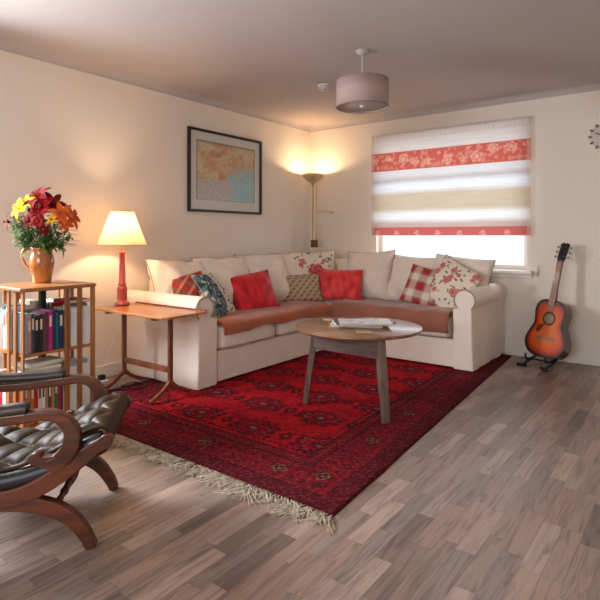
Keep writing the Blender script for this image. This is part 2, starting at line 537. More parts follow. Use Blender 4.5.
for yy, sg, ln in ((RY0, -1, 0.15), ):
    bm = B(); k = 0
    x = RW0
    while x < RW1:
        n_str = 7
        sw = 0.7 * noise.noise(V((x * 6, 0, 0))) + 0.25; cl_ = 0.75 + 0.55 * noise.noise(V((x * 11, 4, 0))); kx = 0.5 * noise.noise(V((x * 23, 9, 0)))
        for q in range(n_str):
            xx = x + random.uniform(-0.003, 0.003); L = ln * cl_ * random.uniform(0.75, 1.2)
            a = sw + kx + random.uniform(-0.22, 0.22); bnd = random.uniform(-1, 1); lift = random.uniform(0.002, 0.014)
            pts = []
            for t in range(7):
                u = t / 6
                pts.append((xx + sin(a + 0.9 * u * bnd) * L * u, yy + 0.006 + sg * cos(a + 0.6 * u * bnd) * L * u, 0.004 + lift * sin(pi * u)))
            tube(bm, pts, [0.0022, 0.0021, 0.002, 0.0018, 0.0016, 0.0014, 0.0008], 4)
        x += 0.017
    fo = obj('fringe', bm, M_fringe, rug); fo['kind'] = 'stuff'; fo['label'] = 'tangled beige cotton fringe'

# ------------------------------------------------------------------ corner sofa
Z0 = RUGZ + 0.003
SO = V((-3.3, 4.7, 0))
sofa = thing('corner_sofa', 'large cream corner sofa with rolled arms standing in the room corner', 'sofa', (-3.3, 4.7, 0))
def sobj(name, bm, m, loc=(0, 0, 0), rot=None, **k):
    return obj(name, bm, m, sofa, loc=V(loc) - SO, rot=rot, **k)


LX0, LX1 = -3.74, -2.885      # left run, back to front
RY_0, RY_1 = 4.30, 5.16       # right run, front to back
bm = B()
prism(bm, [(LX0, 2.80), (LX1, 2.80), (LX1, RY_0), (-1.60, RY_0), (-1.60, RY_1), (LX0, RY_1)], Z0 + 0.012, 0.255)
bmesh.ops.subdivide_edges(bm, edges=bm.edges, cuts=1)
sobj('sofa_base', bm, M_sofa, bevel=0.012)
bm = B(); box2(bm, (LX0, 2.82, 0.25), (LX0 + 0.16, RY_1, 0.76)); box2(bm, (LX0 + 0.16, RY_1 - 0.10, 0.25), (-1.62, RY_1, 0.76))
sobj('backrest', bm, M_sofa, bevel=0.03)


def arm_bm(L, w=0.16, rc=0.088, zc=0.590, over=0.028):
    """arm running along +x from 0 to L; outer side is -y, inner +y"""
    bm = B(); prof = []
    # outer foot up, roll, inner down
    prof.append((0.0 - 0.012, Z0)); prof.append((0.0 - 0.004, 0.2)); prof.append((0.0, zc - rc * 0.75))
    cy = rc - over
    for k in range(15):
        a = pi + rad(35) - (pi + rad(60)) * k / 14 if False else rad(220) - rad(265) * k / 14
        prof.append((cy + rc * cos(a), zc + rc * sin(a)))
    prof.append((w, zc - rc * 0.8)); prof.append((w, Z0))
    n = 30; rings = []
    for i in range(n + 1):
        x = L * i / n; s = 1
        ring = []
        for (y, z) in prof:
            q = 0.004 * noise.noise(V((x * 6, y * 9, z * 6)))
            ring.append(bm.verts.new((x, y + q + ((0.005 * sin(x * 21) + 0.009 * noise.noise(V((x * 9, 3, 0)))) * (1 - z / 0.6) if z < 0.5 and y < 0.05 and 0.02 < x < L - 0.02 else 0), z)))
        rings.append(ring)
    m = len(prof)
    for i in range(n):
        for k in range(m):
            f = bm.faces.new((rings[i][k], rings[i][(k + 1) % m], rings[i + 1][(k + 1) % m], rings[i + 1][k])); f.smooth = k < m - 2
    bm.faces.new(rings[0]); bm.faces.new(rings[-1][::-1])
    return bm, prof


def arm(L, loc, rz, flip=False, w=0.16):
    bm, prof = arm_bm(L, w)
    if flip:
        for v in bm.verts: v.co.y = -v.co.y
    o = sobj('arm', bm, M_sofa, bevel=0.012)
    o.location = V(loc) - SO; o.rotation_euler = (0, 0, rz)
    # piping round the rolled front panel
    bm = B(); s = -1 if flip else 1
    tube(bm, [(L + 0.003, s * y, z) for y, z in prof[2:-1]], 0.006, 6)
    p = obj('piping', bm, M_sofa_t, o); return o
arm(0.90, (-3.765, 2.60, 0), 0, w=0.185)                 # left run near arm, runs along +X
o = arm(0.89, (-1.485, 5.185, 0), -pi / 2, True)      # right run end arm, runs toward -Y

# seat cushions
def seat(x0, x1, y0, y1, seed):
    bm = rbox_bm(x1 - x0 - 0.004, y1 - y0 - 0.004, 0.185, seed=seed, bulge=0.02, pw=9)
    o = sobj('seat_cushion', bm, M_sofa, loc=((x0 + x1) / 2, (y0 + y1) / 2, 0.348)); return o
seat(-3.50, -2.862, 2.805, 3.51, 1); seat(-3.50, -2.862, 3.51, 4.285, 2); seat(-3.50, -2.862, 4.285, 5.03, 3)
seat(-2.86, -2.26, 4.285, 5.03, 4); seat(-2.26, -1.665, 4.285, 5.03, 5)
for (y0, y1) in ((2.85, 3.505), (3.515, 4.28)):      # seam lines on the left run front
    bm = B(); tube(bm, [(-2.861, y, 0.272 + 0.004 * sin(y * 14)) for y in [y0 + (y1 - y0) * k / 10 for k in range(11)]], 0.0045, 6); sobj('piping', bm, M_sofa_t)
bm = B(); tube(bm, [(-2.85 + 1.17 * k / 12, 4.283, 0.27) for k in range(13)], 0.0045, 6); sobj('piping', bm, M_sofa_t)

# back cushions
def backc(w, h, t, loc, yaw, tilt, roll=0, seed=0, ear=0.065):
    bm = pillow_bm(w, h, t, 30, ear, pw=3.2, wr=0.016, seed=seed, sag=0.3)
    o = sobj('back_cushion', bm, M_sofa); orient(o, V(loc) - SO, yaw, tilt, roll)
    bm = piping_bm(w, h, 0.005, ear); obj('piping', bm, M_sofa_t, o); return o
backc(0.60, 0.52, 0.24, (-3.44, 2.95, 0.680), -3, 24, -3, 1)
backc(0.60, 0.53, 0.25, (-3.41, 3.42, 0.685), -6, 25, -1, 2)
backc(0.60, 0.54, 0.25, (-3.40, 3.95, 0.695), -8, 25, 0, 3)
backc(0.62, 0.53, 0.22, (-3.42, 4.52, 0.690), -6, 22, 0, 4)
backc(0.56, 0.47, 0.20, (-3.14, 4.93, 0.665), -84, 20, 0, 5)
backc(0.54, 0.55, 0.24, (-2.77, 4.87, 0.700), -86, 20, 3, 6)
backc(0.54, 0.50, 0.23, (-2.27, 4.88, 0.680), -93, 20, -2, 7)
backc(0.58, 0.50, 0.21, (-1.80, 4.87, 0.685), -92, 20, -5, 8, ear=0.06)

# ------------------------------------------------------------------ throws
def throw(name, label, m, prof, s0, s1, axis, n=60, seed=0, wob=0.02, wr=0.008, edge=None):
    """prof: list of (depth, z); swept along axis ('x' or 'y') from s0 to s1"""
    P = spline([(a, 0, b) for a, b in prof], 6); bm = B(); G = []
    for i in range(n + 1):
        s = s0 + (s1 - s0) * i / n; r = []
        for k, p in enumerate(P):
            t = k / (len(P) - 1)
            d = p.x; z = p.z
            hang = max(0, 1 - k / (len(P) * 0.35))
            z += wr * (noise.noise(V((s * 5 + seed, d * 7, 0))) + 0.5 * noise.noise(V((s * 14 + seed, d * 14, 4)))) + wob * hang * noise.noise(V((s * 2.6 + seed, 7, 0)))
            d += wob * 0.5 * hang * noise.noise(V((s * 4 + seed, 1, 0)))
            if edge: z += edge(s, t)
            r.append(bm.verts.new((d, s, z) if axis == 'y' else (s, d, z)))
        G.append(r)
    for i in range(n):
        for k in range(len(P) - 1): bm.faces.new((G[i][k], G[i + 1][k], G[i + 1][k + 1], G[i][k + 1])).smooth = True
    o = obj(name, bm, m, solid=0.012, smooth=True); tag(o, label, 'throw', 'sofa throws'); return o


M_throw1 = mat('orange_brown_throw', (170, 84, 36), 0.95, var=0.12, nscale=5, bump=0.35, bscale=140, bdist=0.004, sheen=0.3)
M_throw2 = mat('pink_brown_throw', (150, 90, 70), 0.95, var=0.12, nscale=5, bump=0.35, bscale=140, bdist=0.004, sheen=0.3)
def e1(s, t):
    k = smooth01(2.98, 2.84, s)
    return -0.035 * k * (1 - smooth01(0.1, 0.5, t)) + 0
throw('throw', 'rust orange throw spread over the seat along the left wall', M_throw1,
      [(-2.836, 0.385), (-2.846, 0.44), (-2.90, 0.466), (-3.05, 0.475), (-3.2, 0.478), (-3.36, 0.47)], 2.835, 4.27, 'y', seed=2, wob=0.035, wr=0.010, edge=None)
throw('throw', 'pinkish brown throw folded over the seat below the window', M_throw2,
      [(4.262, 0.305), (4.245, 0.34), (4.24, 0.40), (4.26, 0.455), (4.32, 0.482), (4.45, 0.484), (4.6, 0.480), (4.75, 0.472)], -2.835, -1.668, 'x', seed=9, wob=0.03, wr=0.012,
      edge=lambda s, t: -0.0)

# ------------------------------------------------------------------ scatter cushions
M_cush = colmat('printed_cotton', 0.9, 0.2, 160, 0.002)
M_silk = colmat('crushed_silk', 0.45, 0.3, 40, 0.006, sheen=0.4)


def cushion(label, w, h, t, loc, yaw, tilt, roll, fn, seed=0, m=None, pipe=None, ear=0.06, pw=3.0):
    bm = pillow_bm(w, h, t, 64, ear, pw=pw, wr=0.006, seed=seed)
    e = thing('scatter_cushion', label, 'cushion', (0, 0, 0), 0, 'scatter cushions on the corner sofa')
    orient(e, loc, yaw, tilt, roll)
    o = obj('cushion_cover', bm, m or M_cush, e)
    paint(o, lambda c: fn(c.x / (w / 2), c.y / (h / 2), c.z))
    obj('piping', piping_bm(w, h, 0.0045, ear), pipe or M_sofa_t, e)
    return e


def floral(seed, base, scale=1.0, reds=((176, 60, 62), (206, 112, 106)), n=10):
    rnd = random.Random(seed)
    fl = [(rnd.uniform(-.85, .85), rnd.uniform(-.85, .85), rnd.uniform(.13, .26) * scale, rnd.random() * 6) for _ in range(n)]
    lv = [(rnd.uniform(-.95, .95), rnd.uniform(-.95, .95), rnd.uniform(.05, .10), rnd.random() * 3.14) for _ in range(n * 4)]
    r1, r2 = lin(*reds[0]), lin(*reds[1]); gr = lin(118, 112, 82); b = lin(*base); br = lin(112, 72, 58)
    def fn(u, v, z):
        c = b
        for (x, y, r, a) in lv:
            dx, dy = u - x, v - y; p = dx * cos(a) + dy * sin(a); q = -dx * sin(a) + dy * cos(a)
            if (p / r) ** 2 + (q / r * 2.4) ** 2 < 1: c = gr if a > 1 else br
        for (x, y, r, a) in fl:
            d = sqrt((u - x) ** 2 + (v - y) ** 2); th = atan2(v - y, u - x)
            rr = r * (0.78 + 0.22 * abs(cos(2.5 * th + a)))
            if d < rr: c = mix(r1, r2, 0.5 + 0.5 * sin(d / r * 13 + th * 2)) if d > 0.25 * r else r1
        return c
    return fn


def floral_big(cx, cy, base):
    f0 = floral(21, base, 0.55, reds=((180, 90, 84), (220, 150, 140)), n=12)
    r1, r2 = lin(170, 56, 60), lin(214, 128, 118)
    def fn(u, v, z):
        d = sqrt((u - cx) ** 2 + (v - cy) ** 2); th = atan2(v - cy, u - cx)
        if d < 0.36 * (0.8 + 0.2 * abs(cos(3 * th))): return mix(r1, r2, 0.5 + 0.5 * sin(d * 34 + th * 3))
        return f0(u, v, z)
    return fn


def crushed(a, b):
    A, Bc = lin(*a), lin(*b)
    return lambda u, v, z: mix(A, Bc, max(0, min(1, 0.5 + 1.1 * noise.noise(V((u * 4.0, v * 1.8, 5))) + 0.10 * sin(u * 22 + 3 * v))))


def plaid(u, v, z):
    r, c, g = lin(168, 46, 48), lin(222, 208, 188), lin(150, 132, 112)
    def band(t): t = (t * 1.2 + 0.32) % 1; return 0 if t < 0.42 else (1 if 0.52 < t < 0.9 else 2)
    A, Bb = band(u), band(v); cols = (r, c, g)
    x = mix(cols[A], cols[Bb], 0.5)
    if A == 0 and Bb == 0: x = r
    return x


def ikat(u, v, z):
    b, d = lin(186, 160, 128), lin(112, 84, 66); k = math.floor((v + 1) * 4)
    q = ((u * 3.4 + (k % 2) * 0.5) % 1) - 0.5; p = ((v + 1) * 4) % 1 - 0.5
    w = abs(q) * 2.0 + abs(p - 0.22 * sin(q * 6)) * 3.0
    return d if w < 0.75 else b


def smallplaid(u, v, z):
    r, g, c = lin(158, 46, 42), lin(112, 84, 62), lin(196, 150, 126)
    a = sin((u + v) * 7); b = sin((u - v) * 7); x = r
    if a > 0.45: x = mix(r, g, 0.85)
    if b > 0.7: x = mix(x, c, 0.5)
    return x


def bluebird(u, v, z):
    b = lin(92, 116, 122); d = lin(48, 62, 66); c = lin(214, 206, 192)
    if u > 0.0:      # cream border with dark scrolls
        q = sin(v * 16) * 0.14 + 0.45
        return lin(54, 56, 58) if abs(u - q) < 0.08 and sin(v * 37) > -0.3 else c
    if noise.noise(V((u * 6, v * 6, 2))) > 0.16: return d
    if noise.noise(V((u * 7, v * 7, 9))) > 0.28: return c
    return b


cushion('small red and olive checked cushion, nearest the rolled arm', 0.29, 0.26, 0.09, (-3.29, 2.885, 0.690), -30, 30, 14, smallplaid, 1, pipe=mat('red_piping', (150, 40, 36)))
cushion('slate blue and cream patterned cushion seen nearly edge-on', 0.34, 0.42, 0.13, (-3.20, 3.07, 0.635), 20, 36, -2, bluebird, 2)
cushion('shiny crimson crushed fabric cushion leaning in the middle of the left-wall seat', 0.43, 0.36, 0.13, (-3.19, 3.53, 0.622), -26, 26, 8, crushed((172, 8, 24), (226, 28, 42)), 3, M_silk, mat('crimson_piping', (140, 10, 20)), pw=2.6)
cushion('cream cushion with pink roses propped in the sofa corner', 0.50, 0.46, 0.14, (-3.28, 4.60, 0.735), -44, 18, 2, floral_big(0.05, 0.0, (226, 212, 194)), 4)
cushion('beige cushion with small brown motifs in front of the rose cushion', 0.46, 0.29, 0.12, (-3.19, 4.22, 0.598), -38, 24, 2, ikat, 5, pipe=mat('brown_piping', (120, 92, 70)))
cushion('bright coral red striped shiny cushion right of the corner', 0.48, 0.33, 0.13, (-2.93, 4.54, 0.625), -62, 22, -1, crushed((206, 26, 40), (240, 74, 70)), 6, M_silk, mat('coral_piping', (190, 24, 34)), pw=2.6)
cushion('red and white tartan cushion leaning beside the floral one', 0.38, 0.38, 0.12, (-2.05, 4.65, 0.645), -84, 24, -13, plaid, 7, pipe=mat('tartan_piping', (170, 130, 110)))
cushion('cream cushion with trailing red flowers against the right arm', 0.46, 0.46, 0.14, (-1.81, 4.66, 0.67), -96, 26, -26, floral(11, (228, 214, 194), 0.7, reds=((178, 74, 70), (222, 150, 138)), n=16), 8)

# ------------------------------------------------------------------ coffee table
ct = thing('coffee_table', 'round oak coffee table on three splayed legs standing on the red rug', 'table', (-1.795, 3.02, RUGZ))
CT = V((-1.795, 3.02, RUGZ)); TZ = 0.52
bm = B(); lathe(bm, [(0.0001, TZ - 0.024), (0.385, TZ - 0.024), (0.405, TZ - 0.02), (0.414, TZ - 0.010), (0.413, TZ - 0.003), (0.405, TZ), (0.0001, TZ)], 72, cap=False)
obj('tabletop', bm, M_ctab, ct)
feet = [V((-2.091, 2.831, RUGZ)), V((-1.486, 2.82, RUGZ)), V((-1.79, 3.34, RUGZ))]; tops = []
for fpos in feet:
    d = fpos - CT; d.z = 0; top = d * 0.80; tops.append(top)
    ang = atan2(d.y, d.x); side = V((-sin(ang), cos(ang), 0))
    bm = B(); bar(bm, [(d.x, d.y, 0), (d.x * 0.9 + top.x * 0.1, d.y * 0.9 + top.y * 0.1, 0.05), (top.x, top.y, TZ - 0.0245)], 0.050, 0.036, side, [0.8, 0.85, 1.3])
    obj('leg', bm, M_cleg, ct, bevel=0.005)
for i in range(3):
    a, b = tops[i], tops[(i + 1) % 3]; mid = (a + b) / 2; L = (b - a).length
    ang = atan2(b.y - a.y, b.x - a.x); bm = B(); box(bm, (0, 0, 0), (L + 0.03, 0.022, 0.125))
    out = V((mid.x, mid.y, 0)).normalized() * 0.016
    obj('apron', bm, M_capr, ct, loc=(mid.x + out.x, mid.y + out.y, TZ - 0.0875), rot=(0, 0, ang), bevel=0.003)
TT = RUGZ + TZ

# on the table
def magazine(label, loc, w, h, t, rz, colr, seed):
    e = thing('magazine', label, 'magazine', loc, rz, 'magazines on the coffee table')
    bm = B(); n = 12; G = [[bm.verts.new((w * (i / n - .5), h * (j / n - .5), t + 0.0015 * sin(i * .6 + seed))) for j in range(n + 1)] for i in range(n + 1)]
    for i in range(n):
        for j in range(n): bm.faces.new((G[i][j], G[i + 1][j], G[i + 1][j + 1], G[i][j + 1]))
    o = obj('cover', bm, colmat('magazine_cover_%d' % seed, 0.35, 0), e, solid=0.001)
    paint(o, lambda c: colr(c.x / w * 2, c.y / h * 2))
    bm = B(); box2(bm, (-w / 2, -h / 2, 0.0003), (w / 2, h / 2, t - 0.0025)); obj('pages', bm, M_page, e)
    return e
def mg1(u, v):
    if v > 0.55: return lin(190, 196, 204)
    if -0.7 < u < 0.1 and v < 0: return lin(208, 176, 140) if noise.noise(V((u * 4, v * 4, 0))) > 0 else lin(222, 214, 200)
    return lin(226, 228, 230)
def mg2(u, v): return lin(70, 90, 110) if u < -0.8 else (lin(216, 220, 226) if abs(v) < 0.8 else lin(150, 150, 156))
def mg3(u, v): return lin(236, 236, 236) if noise.noise(V((u * 3, v * 3, 5))) > -0.15 else lin(176, 188, 204)
mz = rad(37)
magazine('pale cream magazine at the bottom of the table pile', (-1.83, 3.06, TT + 0.0008), 0.34, 0.25, 0.010, mz - 0.15, mg1, 1)
magazine('grey-blue magazine in the middle of the table pile', (-1.80, 3.05, TT + 0.0135), 0.34, 0.24, 0.009, mz + 0.06, mg2, 2)
magazine('white glossy magazine lying on top of the table pile', (-1.755, 3.035, TT + 0.0255), 0.34, 0.22, 0.007, mz - 0.02, mg3, 3)
M_cork = mat('cork_coaster', (186, 152, 112), 0.85, var=0.2, nscale=60)
bm = B(); lathe(bm, [(0.0001, 0), (0.048, 0), (0.05, 0.003), (0.048, 0.006), (0.0001, 0.006)], 28, cap=False)
tag(obj('coaster', bm, M_cork, loc=(-2.075, 3.105, TT + 0.0008)), 'round cork coaster at the left of the coffee table', 'coaster', 'coasters on the coffee table')
for l, p, r in (('square tan coaster at the front edge of the coffee table', (-1.635, 2.825, TT + 0.0008), mz), ('square coaster at the back right of the coffee table', (-1.70, 3.245, TT + 0.0008), mz + .1)):
    bm = B(); box2(bm, (-0.05, -0.045, 0), (0.05, 0.045, 0.007)); tag(obj('coaster', bm, M_cork if 'tan' in l else mat('rosy_coaster', (190, 150, 138), 0.5), loc=p, rot=(0, 0, r), bevel=0.003), l, 'coaster', 'coasters on the coffee table')

# ------------------------------------------------------------------ side table
st = thing('side_table', 'narrow mahogany side table with lamp beside the left sofa arm', 'table', (-3.12, 2.36, 0))
SX0, SX1, SY0, SY1, SZ = -0.405, 0.40, -0.185, 0.19, 0.60
bm = B(); prism(bm, [(SX0, SY0 + 0.03), (SX0 + 0.03, SY0), (SX1 - 0.03, SY0), (SX1, SY0 + 0.03), (SX1, SY1), (SX0, SY1)], SZ - 0.018, SZ - 0.002)
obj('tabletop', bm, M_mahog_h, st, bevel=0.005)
bm = B()   # thin raised lip round the back and ends
box2(bm, (SX0 + 0.004, SY1 - 0.012, SZ - 0.002), (SX1 - 0.004, SY1 - 0.002, SZ + 0.008)); obj('rim', bm, M_mahog, st)
for px_ in (-0.29, 0.235):
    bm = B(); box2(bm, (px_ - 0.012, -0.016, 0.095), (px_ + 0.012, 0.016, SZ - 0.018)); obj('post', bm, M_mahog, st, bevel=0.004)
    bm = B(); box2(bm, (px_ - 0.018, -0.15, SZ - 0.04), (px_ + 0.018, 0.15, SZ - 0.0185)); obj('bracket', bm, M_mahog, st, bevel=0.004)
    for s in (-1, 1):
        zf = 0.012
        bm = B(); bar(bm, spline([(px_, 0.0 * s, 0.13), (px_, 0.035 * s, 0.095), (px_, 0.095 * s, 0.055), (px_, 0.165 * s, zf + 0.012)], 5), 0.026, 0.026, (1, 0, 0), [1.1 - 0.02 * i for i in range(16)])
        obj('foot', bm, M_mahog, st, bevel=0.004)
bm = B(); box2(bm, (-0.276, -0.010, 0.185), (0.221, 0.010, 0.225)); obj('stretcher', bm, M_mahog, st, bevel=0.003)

# table lamp
TL = (-3.478, 2.39, SZ - 0.001)
tl = thing('table_lamp', 'lit table lamp with dusky pink column base and cream pleated shade', 'lamp', TL)
M_pink = mat('pink_painted_wood', (192, 88, 78), 0.4, var=0.05)
bm = B(); lathe(bm, [(0.0001, 0), (0.050, 0), (0.056, 0.006), (0.056, 0.014), (0.048, 0.022), (0.038, 0.028), (0.035, 0.034), (0.037, 0.05), (0.037, 0.12), (0.04, 0.128), (0.034, 0.137), (0.029, 0.142), (0.029, 0.152), (0.034, 0.156), (0.028, 0.162), (0.0245, 0.17), (0.0195, 0.385), (0.026, 0.39), (0.026, 0.402), (0.02, 0.408), (0.0001, 0.408)], 32, cap=False)
obj('lamp_base', bm, M_pink, tl)
bm = B(); lathe(bm, [(0.0001, 0.408), (0.012, 0.408), (0.012, 0.44), (0.017, 0.445), (0.017, 0.49), (0.0001, 0.49)], 16, cap=False); obj('bulb_holder', bm, M_brass, tl)
bm = B(); bmesh.ops.create_uvsphere(bm, u_segments=16, v_segments=10, radius=0.028, matrix=Matrix.Translation((0, 0, 0.535))); obj('bulb', bm, emis('warm_bulb', (255, 214, 150), 2.5), tl, smooth=True)
bm = B(); zb, zt, rb, rt = 0.455, 0.705, 0.178, 0.085; seg = 96; rr = []
for z, r in ((zb, rb), (zb + 0.006, rb - 0.003), (zb + (zt - zb) * .5, (rb + rt) / 2 - 0.004), (zt - 0.006, rt), (zt, rt)):
    rr.append([bm.verts.new(((r + 0.0012 * (k % 2)) * cos(2 * pi * k / seg), (r + 0.0012 * (k % 2)) * sin(2 * pi * k / seg), z)) for k in range(seg)])
for i in range(4):
    for k in range(seg): bm.faces.new((rr[i][k], rr[i][(k + 1) % seg], rr[i + 1][(k + 1) % seg], rr[i + 1][k])).smooth = True
obj('lamp_shade', bm, translucent('cream_shade_fabric', (244, 214, 168), 0.22), tl)
bm = B()
for z, r in ((zb, rb), (zt, rt)): tube(bm, [(r * cos(2 * pi * k / 48), r * sin(2 * pi * k / 48), z) for k in range(49)], 0.003, 6)
for a in (0, 2 * pi / 3, 4 * pi / 3): tube(bm, [(0.012 * cos(a), 0.012 * sin(a), 0.50), (0.06 * cos(a), 0.06 * sin(a), 0.69), (rt * cos(a), rt * sin(a), zt)], 0.0015, 5)
obj('shade_wire', bm, M_sofa_t, tl)


def point(name, loc, p, col, r=0.03, parent=None):
    l = bpy.data.lights.new(name, 'POINT'); l.energy = p; l.color = col; l.shadow_soft_size = r
    o = bpy.data.objects.new(name, l); C.objects.link(o); o.location = loc
    if parent: o.parent = parent
    return o
point('lamp_glow', (0, 0, 0.575), 12, (1.0, 0.74, 0.46), 0.03, tl)

# lamp lead and adaptor
bm = B(); tube(bm, spline([(-3.53, 2.42, 0.615), (-3.60, 2.50, 0.606), (-3.665, 2.52, 0.60), (-3.69, 2.50, 0.42), (-3.70, 2.42, 0.2), (-3.69, 2.30, 0.03), (-3.62, 2.18, 0.006), (-3.57, 2.15, 0.02)], 6), 0.0032, 6)
tag(obj('power_cable', bm, M_white), 'thin lamp lead trailing down behind the side table', 'cable')
bm = B(); tube(bm, spline([(-3.50, 2.10, 0.05), (-3.44, 2.16, 0.01), (-3.36, 2.26, 0.016), (-3.25, 2.36, 0.016), (-3.3, 2.47, 0.016), (-3.42, 2.44, 0.016), (-3.40, 2.33, 0.016)], 6), 0.0045, 6)
tag(obj('power_cable', bm, M_black), 'looped black cable on the floor under the side table', 'cable')
e = thing('socket_adaptor', 'white plug adaptor on the floor between bookcase and side table', 'plug', (-3.53, 2.25, 0))
bm = B(); box2(bm, (-0.05, -0.035, 0.001), (0.05, 0.035, 0.06)); obj('adaptor_body', bm, M_white, e, bevel=0.008)
bm = B(); box2(bm, (-0.018, -0.022, 0.0605), (0.022, 0.022, 0.095)); obj('plug', bm, M_black, e, bevel=0.006)

# ------------------------------------------------------------------ floor lamp
FL = V((-3.55, 4.96, 0))
fl = thing('floor_lamp', 'lit brass uplighter floor lamp with reading arm in the corner', 'lamp', FL)
bm = B(); lathe(bm, [(0.0001, 0.001), (0.125, 0.001), (0.128, 0.012), (0.11, 0.022), (0.02, 0.035), (0.0001, 0.035)], 40, cap=False); obj('lamp_base', bm, M_brass, fl)
bm = B(); tube(bm, [(0, 0, 0.03), (0, 0, 1.72)], 0.0105, 12); obj('pole', bm, M_brass, fl)
bm = B(); tube(bm, [(0.03, 0.022, 1.06), (0.03, 0.022, 1.70)], 0.006, 10); obj('rod', bm, M_brass, fl)
bm = B(); box2(bm, (-0.022, -0.02, 0.99), (0.045, 0.036, 1.075)); obj('dimmer_switch', bm, mat('bronze_fitting', (120, 88, 56), 0.45, metal=0.6), fl, bevel=0.006)
bm = B(); lathe(bm, [(0.014, 1.695), (0.02, 1.72), (0.04, 1.737), (0.062, 1.75), (0.10, 1.782), (0.120, 1.803), (0.122, 1.825), (0.118, 1.825), (0.114, 1.806), (0.08, 1.773), (0.055, 1.757), (0.0001, 1.75)], 40, cap=True); obj('lamp_bowl', bm, M_brass, fl)
bm = B(); tube(bm, [(-0.03, 0, 1.768), (0.03, 0, 1.768)], 0.006, 8); obj('bulb', bm, emis('halogen', (255, 226, 170), 5), fl)
bm = B(); tube(bm, spline([(0.03, 0.02, 1.40), (0.06, 0.045, 1.405), (0.12, 0.09, 1.405), (0.16, 0.12, 1.40)], 5), 0.004, 8); obj('reading_arm', bm, M_brass, fl)
bm = B(); lathe(bm, [(0.006, 0.02), (0.014, 0.012), (0.022, -0.012), (0.020, -0.012), (0.012, 0.008), (0.0001, 0.014)], 20, c=(0.17, 0.125, 1.39)); obj('reading_head', bm, M_brass, fl)
point('uplight_glow', (0, 0, 1.785), 6.5, (1.0, 0.76, 0.50), 0.02, fl)

# ------------------------------------------------------------------ pendant and smoke alarm
pe = thing('pendant_lamp', 'unlit taupe drum pendant lampshade hanging from the ceiling', 'lamp', (-1.905, 3.26, HZ))
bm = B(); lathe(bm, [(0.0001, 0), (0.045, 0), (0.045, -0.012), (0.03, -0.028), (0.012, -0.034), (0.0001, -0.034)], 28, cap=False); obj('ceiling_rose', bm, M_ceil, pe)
bm = B(); tube(bm, [(0, 0, -0.03), (0, 0, -0.26)], 0.003, 8); obj('cord', bm, M_white, pe)
M_shade = translucent('taupe_drum_fabric', (204, 180, 172), 0.3)
bm = B(); R = 0.182; zt, zb = -0.215, -0.40
o_ = lathe(bm, [(R, zb), (R, zt)], 64, cap=False); obj('lamp_shade', bm, M_shade, pe, solid=0.002)
bm = B(); lathe(bm, [(0.0001, zb + 0.012), (R - 0.003, zb + 0.012), (R - 0.003, zb + 0.016), (0.0001, zb + 0.016)], 64, cap=False); obj('diffuser', bm, translucent('white_diffuser', (232, 222, 214), 0.4), pe)
M_rim = mat('taupe_rim', (156, 130, 120), 0.8)
for z in (zb, zt): bm = B(); tube(bm, [((R + .001) * cos(2 * pi * k / 64), (R + .001) * sin(2 * pi * k / 64), z) for k in range(65)], 0.0035, 6); obj('shade_rim', bm, M_rim, pe)
bm = B(); lathe(bm, [(0.0001, zb - 0.002), (0.012, zb), (0.02, zb + 0.006), (0.014, zb + 0.0115), (0.0001, zb + 0.0115)], 20, cap=False); obj('finial', bm, M_trim, pe)
bm = B()
for a in (0, 2 * pi / 3, 4 * pi / 3): tube(bm, [(0.01 * cos(a), 0.01 * sin(a), -0.20), (R * cos(a), R * sin(a), zt)], 0.002, 5)
lathe(bm, [(0.018, -0.27), (0.02, -0.20), (0.012, -0.19)], 16); obj('lamp_holder', bm, M_white, pe)
bm = B(); bmesh.ops.create_uvsphere(bm, u_segments=14, v_segments=10, radius=0.03, matrix=Matrix.Translation((0, 0, -0.30))); obj('bulb', bm, M_white, pe, smooth=True)

sa = thing('smoke_alarm', 'round white smoke alarm on the ceiling left of the pendant', 'smoke alarm', (-2.60, 3.80, HZ))
bm = B(); lathe(bm, [(0.0001, 0), (0.055, 0), (0.058, -0.008), (0.058, -0.014), (0.0001, -0.014)], 36, cap=False); obj('mounting_plate', bm, M_white, sa)
bm = B(); lathe(bm, [(0.0001, -0.014), (0.05, -0.014), (0.05, -0.034), (0.042, -0.044), (0.0001, -0.046)], 36, cap=False); obj('alarm_body', bm, mat('alarm_grey', (196, 194, 190), 0.5), sa)
bm = B(); lathe(bm, [(0.0001, -0.046), (0.010, -0.046), (0.009, -0.050), (0.0001, -0.050)], 16, cap=False, c=(0.02, -0.01, 0)); obj('test_button', bm, M_dark, sa)

# ------------------------------------------------------------------ framed map
FY0, FY1, FZ0, FZ1 = 3.277, 4.292, 1.347, 2.13
fr = thing('picture_frame', 'black framed antique style map print on the left wall', 'picture', (X0, (FY0 + FY1) / 2, (FZ0 + FZ1) / 2))
w, h = (FY1 - FY0) / 2, (FZ1 - FZ0) / 2; f = 0.024
bm = B(); box2(bm, (0.002, -w, -h), (0.028, -w + f, h)); box2(bm, (0.002, w - f, -h), (0.028, w, h)); box2(bm, (0.002, -w + f, -h), (0.028, w - f, -h + f)); box2(bm, (0.002, -w + f, h - f), (0.028, w - f, h))
obj('frame', bm, mat('black_frame', (30, 22, 20), 0.35), fr)
bm = B(); box2(bm, (0.003, -w + f, -h + f), (0.012, w - f, h - f)); obj('mount', bm, mat('ivory_mount', (226, 214, 202), 0.9), fr)
bm = B(); n1, n2 = 90, 70; iw, ih = w - f - 0.075, h - f - 0.085; G = [[bm.verts.new((0.0135, iw * (2 * i / n1 - 1), ih * (2 * j / n2 - 1) + 0.008)) for j in range(n2 + 1)] for i in range(n1 + 1)]
for i in range(n1):
    for j in range(n2): bm.faces.new((G[i][j], G[i + 1][j], G[i + 1][j + 1], G[i][j + 1]))
o = obj('print', bm, colmat('map_print', 0.8, 0), fr)
